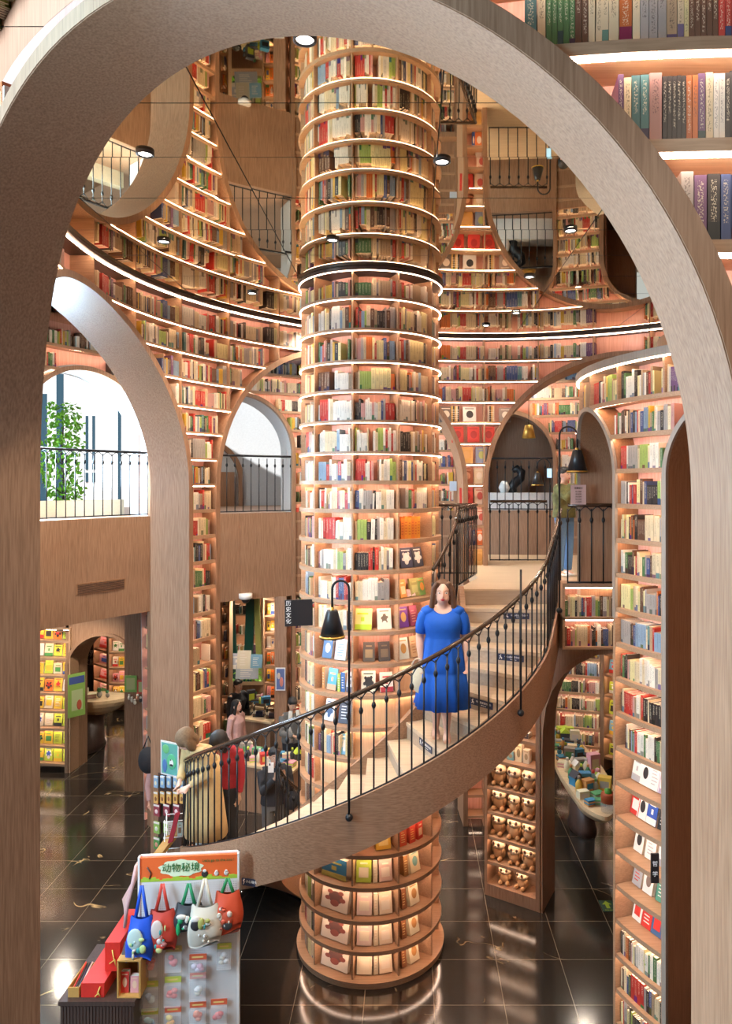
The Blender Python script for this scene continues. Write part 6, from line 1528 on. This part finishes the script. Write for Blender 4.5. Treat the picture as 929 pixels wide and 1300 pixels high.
a = MB(); a.lathe([(0, 0), (.1, 0), (.105, .1), (.1, .13), (0, .13)], n=20); a.build('jar', 'plasticbag', t); a = MB(); a.lathe([(.09, .13), (.1, .13), (.1, .25), (.09, .26), (0, .26)], n=20, c=(.55, .1, .03)); a.build('orange_jar', 'col', t); a = MB(); a.lathe([(.05, .26), (.05, .31), (0, .32)], n=16, c=(.1, .4, .05)); a.build('cap', 'col', t)
# second boat table far left
N = 20; xx, yy = at(118, 892, 15.6)[:2]
out = [(xx+.75*cos(2*PI*i/N), yy+.42*sin(2*PI*i/N)) for i in range(N)]
boat('boat_table', 'pale wooden wedge shaped counter beyond the small far arch', out, E+(HY-884)/F*15.6)
clutter(5, lambda rr, n: [(xx-.35+.17*i, yy-.05) for i in range(5)], E+(HY-884)/F*15.6-.0115, lambda i, c, k: '%s %s on the wedge counter beyond the far arch, %s from left' % (c, k, ORD[i]), seed=9)
# cafe counters and book tables behind the beige coat woman
def counter(label, p0, p1, d, z, mat='lightwood', name='display_counter'):
    p0, p1 = Vector(p0), Vector(p1); w = (p1-p0).length; yaw = math.atan2(p1.y-p0.y, p1.x-p0.x); t = thing(name, label, 'counter', loc=(p0.x, p0.y, 0), rz=yaw)
    a = MB(); a.box(0, w, 0, d, z-.04, z); a.build('top', mat, t); a = MB(); a.box(.05, w-.05, .05, d-.05, 0, z-.04); a.build('body', 'wood', t); return p0, (p1-p0)/w, Vector((-(p1-p0).y, (p1-p0).x))/w, w
c1 = counter('long display counter with small goods behind the stair, nearest row', px2(268, 12.7), px2(372, 12.2), .6, .82)
clutter(24, lambda rr, n: [tuple(c1[0]+c1[1]*(.1+(c1[3]-.2)*(i+.5)/12)+c1[2]*(.18+.32*r_)) for r_ in range(2) for i in range(12)], .821, lambda i, c, k: '%s %s on the nearest counter behind the stair, %s row, %s from left' % (c, k, ('front', 'back')[i//12], ORD[i % 12]), seed=12, hmax=.2)
c2 = counter('cafe counter with acrylic cases behind the woman in pink', px2(296, 14.6), px2(344, 14.3), .6, .95)
for i in range(3):
    q = c2[0]+c2[1]*(.12+.3*i)+c2[2]*.3; t = thing('acrylic_case', '%s acrylic display case from left on the cafe counter' % ORD[i], 'case', 'acrylic cases on the cafe counter', (q.x, q.y, .951)); a = MB(); a.box(-.11, .11, -.12, .12, 0, .2); a.build('case', 'glass', t); a = MB(); a.box(-.07, .07, -.05, .05, .0, .09, c=[(.6, .5, .4), (.1, .1, .2), (.5, .3, .3)][i]); a.build('goods', 'col', t)
c3 = counter('curved book table in front of the green beams', px2(300, 16.0), px2(336, 15.7), .8, .8)
clutter(10, lambda rr, n: [tuple(c3[0]+c3[1]*(.05+(c3[3]-.1)*(i+.5)/5)+c3[2]*(.2+.35*r_)) for r_ in range(2) for i in range(5)], .801, lambda i, c, k: '%s %s on the table before the green beams, %s row, %s from left' % (c, k, ('front', 'back')[i//5], ORD[i % 5]), seed=21)
for i, (px, py, w, h, c, lb) in enumerate([(300, 840, .32, .34, (.4, .42, .5), 'left magazine on the raised rack under the green beams'), (309, 838, .3, .4, (.6, .55, .45), 'middle magazine on the raised rack under the green beams'), (325, 840, .26, .3, (.15, .3, .45), 'right magazine on the raised rack under the green beams'), (313, 854, .5, .3, (.35, .38, .45), 'wide grey blue picture book lying before the magazines')]):
    x, y, z = at(px, py, 16.3-.02*i); display_book(x, y, z-h/2, 0, w, h, .03, c, (.7, .65, .6), lb, name='magazine', cat='magazine')
t = thing('magazine_rack', 'raised rack carrying magazines under the green beams', 'rack', loc=(*px2(314, 16.45), 0)); a = MB(); a.box(-.55, .45, .0, .3, 0, at(0, 862, 16.4)[2]-.15); a.build('body', 'wood', t)
pt = thing('leafy_plant', 'leafy green plant in the cafe corner behind the magazines', 'plant', loc=(px2(310, 17)[0], 17, 0))
a = MB(); a.lathe([(0, 0), (.16, 0), (.2, .35), (.17, .35), (0, .3)], n=16); a.build('pot', 'white', pt); a = MB(); a.tube([(0, 0, .3), (0, 0, 1.0)], .02, 6); a.build('stem', 'darkwood', pt)
a = MB()
for i in range(160):
    an = R.uniform(0, 6.28); z0 = R.uniform(.6, 1.35); r0 = R.uniform(.05, .4); c = Vector((r0*cos(an), r0*sin(an)*.6, z0)); u = Vector((R.gauss(0, 1), R.gauss(0, 1), R.gauss(0, .6))).normalized(); v = u.orthogonal().normalized(); s = .07
    a.face((c-u*s, c-v*s*.35, c+u*s, c+v*s*.35))
tag(a.build('leaves', 'leaf', pt), kind='stuff')
# wire rack, orange board and maroon folder beside the stair foot
t = thing('wire_rack', 'small white wire rack with cards beside the foot of the stair', 'rack', loc=at(224, 1085, 9.0)); t.rotation_euler = (0, 0, .2); t.location.z = 0
zr = E+(HY-1040)/F*9.0
for (x, y) in ((-.14, 0), (.14, 0), (-.14, .2), (.14, .2)): a = MB(); a.tube([(x, y, 0), (x, y, zr)], .006, 6); a.build('post', 'white', t)
for z_ in (zr-.02, zr-.22, zr-.45): a = MB(); a.tube([(-.14, 0, z_), (.14, 0, z_), (.14, .2, z_), (-.14, .2, z_)], .005, 6, closed=True); a.build('shelf_wire', 'white', t)
for i in range(4):
    x, y = t.location.x-.09+.06*i, t.location.y+.03; display_book(x, y, zr-.22-.0, .2, .055, .16, .01, [(.6, .55, .5), (.5, .25, .1), (.3, .35, .3), (.65, .6, .5)][i], (.2, .1, .05), '%s small card from left in the white wire rack' % ORD[i], name='greeting_card', cat='card', lean=.1)
t = thing('orange_board', 'orange ledge board leaning beside the wire rack at the stair foot', 'board', loc=at(205, 1072, 8.9)); a = MB(); a.obox((-.14, -.1, -.22), (.1, 0, 0), (.22, .3, .28), (0, 0, .06)); a.build('board', 'wicker', t)
t = thing('maroon_folder', 'maroon folder standing slanted beside the white wire rack', 'folder', loc=at(219, 1052, 8.85)); a = MB(); a.obox((-.06, 0, -.18), (.06, .0, .02), (0, .02, 0), (.09, 0, .36)); a.build('cover', 'redcloth', t)
# floor arrow
t = thing('floor_sticker', 'green arrow exit sticker on the black floor by the right tower', 'sticker', loc=(at(771, 1150, 9.72)[0], 9.72, .001))
a = MB(); a.box(-.09, .09, -.13, .13, 0, .002); a.build('sheet', 'darkgreen', t)
a = MB(); a.mesh([(-.025, -.06, .003), (.025, -.06, .003), (.025, .03, .003), (-.025, .03, .003), (-.065, .03, .003), (.065, .03, .003), (0, .11, .003)], [(0, 1, 2, 3), (4, 5, 6)]); a.build('arrow', 'lime', t)
text_mesh('lettering', '安全出口', .03, 'lime', t, (0, -.1, .003), (0, 0, 0), .0005)
# black bag and arm of someone behind the left pier
t = thing('handbag', 'black handbag hanging in the gap left of the grey pier', 'bag', loc=at(188, 965, 10.9)); a = MB(); a.ell((0, 0, 0), (.15, .1, .2), 14, 10); a.build('body', 'darkcloth', t); a = MB(); a.tube([(-.08, 0, .15), (0, 0, .36), (.08, 0, .15)], .012, 6); a.build('strap', 'darkcloth', t)
x, y, _ = at(206, 930, 11.2); person('person', 'mostly hidden person in pale pink behind the left pier', (x, y, 0), .8, H=1.6, legs='darkcloth', top='pinkcloth', hstyle='bob', vox=.02, face=False)
# small bar code plate on the pier right of the column
t = thing('qr_free_plate', 'small pale blue notice on the pier edge right of the column', 'sign', loc=(at(575, 617, 12.35)))
t.name = 'notice_plate'; a = MB(); a.box(-.06, .06, -.004, 0, -.08, .08, c=(.45, .55, .65)); a.build('plate', 'col', t)
# sprinkler on the arch soffit
# ================================================================ remaining books, camera, light
o = STUFF.build('books', 'book'); tag(o, 'all the further books filling the curved shelves of the hall, too many to count', 'books', kind='stuff')
cam = bpy.data.cameras.new('camera'); co = bpy.data.objects.new('camera', cam); col.objects.link(co)
co.location = (0, 0, E); co.rotation_euler = (PI/2, 0, 0)
cam.sensor_fit = 'VERTICAL'; cam.sensor_height = 36; cam.lens = 36*F/1300.0
cam.shift_x = -(CX-464.5)/1300.0; cam.shift_y = -(650-HY)/1300.0; cam.clip_start = .05; cam.clip_end = 200
sc.camera = co
w = bpy.data.worlds.new('sky'); sc.world = w; w.use_nodes = True
bg = w.node_tree.nodes['Background']; bg.inputs[0].default_value = (.80, .90, 1, 1); bg.inputs[1].default_value = .45
sc.view_settings.view_transform = 'Standard'; sc.view_settings.look = 'None'; sc.view_settings.gamma = 1; sc.view_settings.use_curve_mapping = False
sc.view_settings.exposure = .82
sc.cycles.max_bounces = 8; sc.cycles.diffuse_bounces = 4; sc.cycles.glossy_bounces = 4; sc.cycles.transmission_bounces = 4; sc.cycles.sample_clamp_indirect = 6; sc.cycles.use_denoising = True
sc.cycles.caustics_reflective = False; sc.cycles.caustics_refractive = False
sun = bpy.data.lights.new('sun', 'SUN'); sun.energy = 4; sun.angle = .02; so = bpy.data.objects.new('sun', sun); col.objects.link(so); so.rotation_euler = Vector((-.1, .62, -.78)).to_track_quat('-Z', 'Y').to_euler()
for (x, y) in ((-.9, 5.3), (.8, 5.6), (2.8, 7.0), (1.4, 10.3), (-2.0, 8.6), (3.2, 9.5), (-1.4, 11)):
    spot((x, y, ZC-.05), 150, 130)
for (x, y, z_, w_) in ((-3.9, 8.6, ZC-.1, 170), (-3.4, 11.0, ZC-.1, 170), (-1.2, 13.0, ZC-.1, 130), (-6.3, 13.3, ZU-.1, 90), (-6, 17, 3.3, 90), (-3.4, 15.5, ZU-.1, 110), (-2.5, 18, 3.3, 60), (3.0, 12.5, ZL-.4, 60), (3.4, 14.4, 3.3, 50), (-4.3, 8.5, 7.5, 40), (2.5, 14.0, ZC-.1, 60), (-4.6, 15.5, ZC-.1, 60)):
    spot((x, y, z_), w_*1.2, 150)  # fill spots added to brighten the corridor, gallery and lower rooms
spot((1.6, .6, ZC-.1), 110, 150); spot((-.6, .3, ZC-.1), 60, 150)  # two unseen spots added to warm the near face of the arch
spot((-1.6, 4.9, ZC-.1), 230, 120)  # extra spot added to light the pegboard stand from the front
AL = 800
area((-6.8, 2.2, E+.5), (1.6, 3.4, E+.2), 3.5, 3.5, AL, (.52, .77, 1))  # added cool daylight, no window modelled here; aimed at right reveal and left pier
area((-5.7, 10.7, E+.7), (0, 9, E-.4), 1.4, 1.5, 480, (.55, .78, 1))
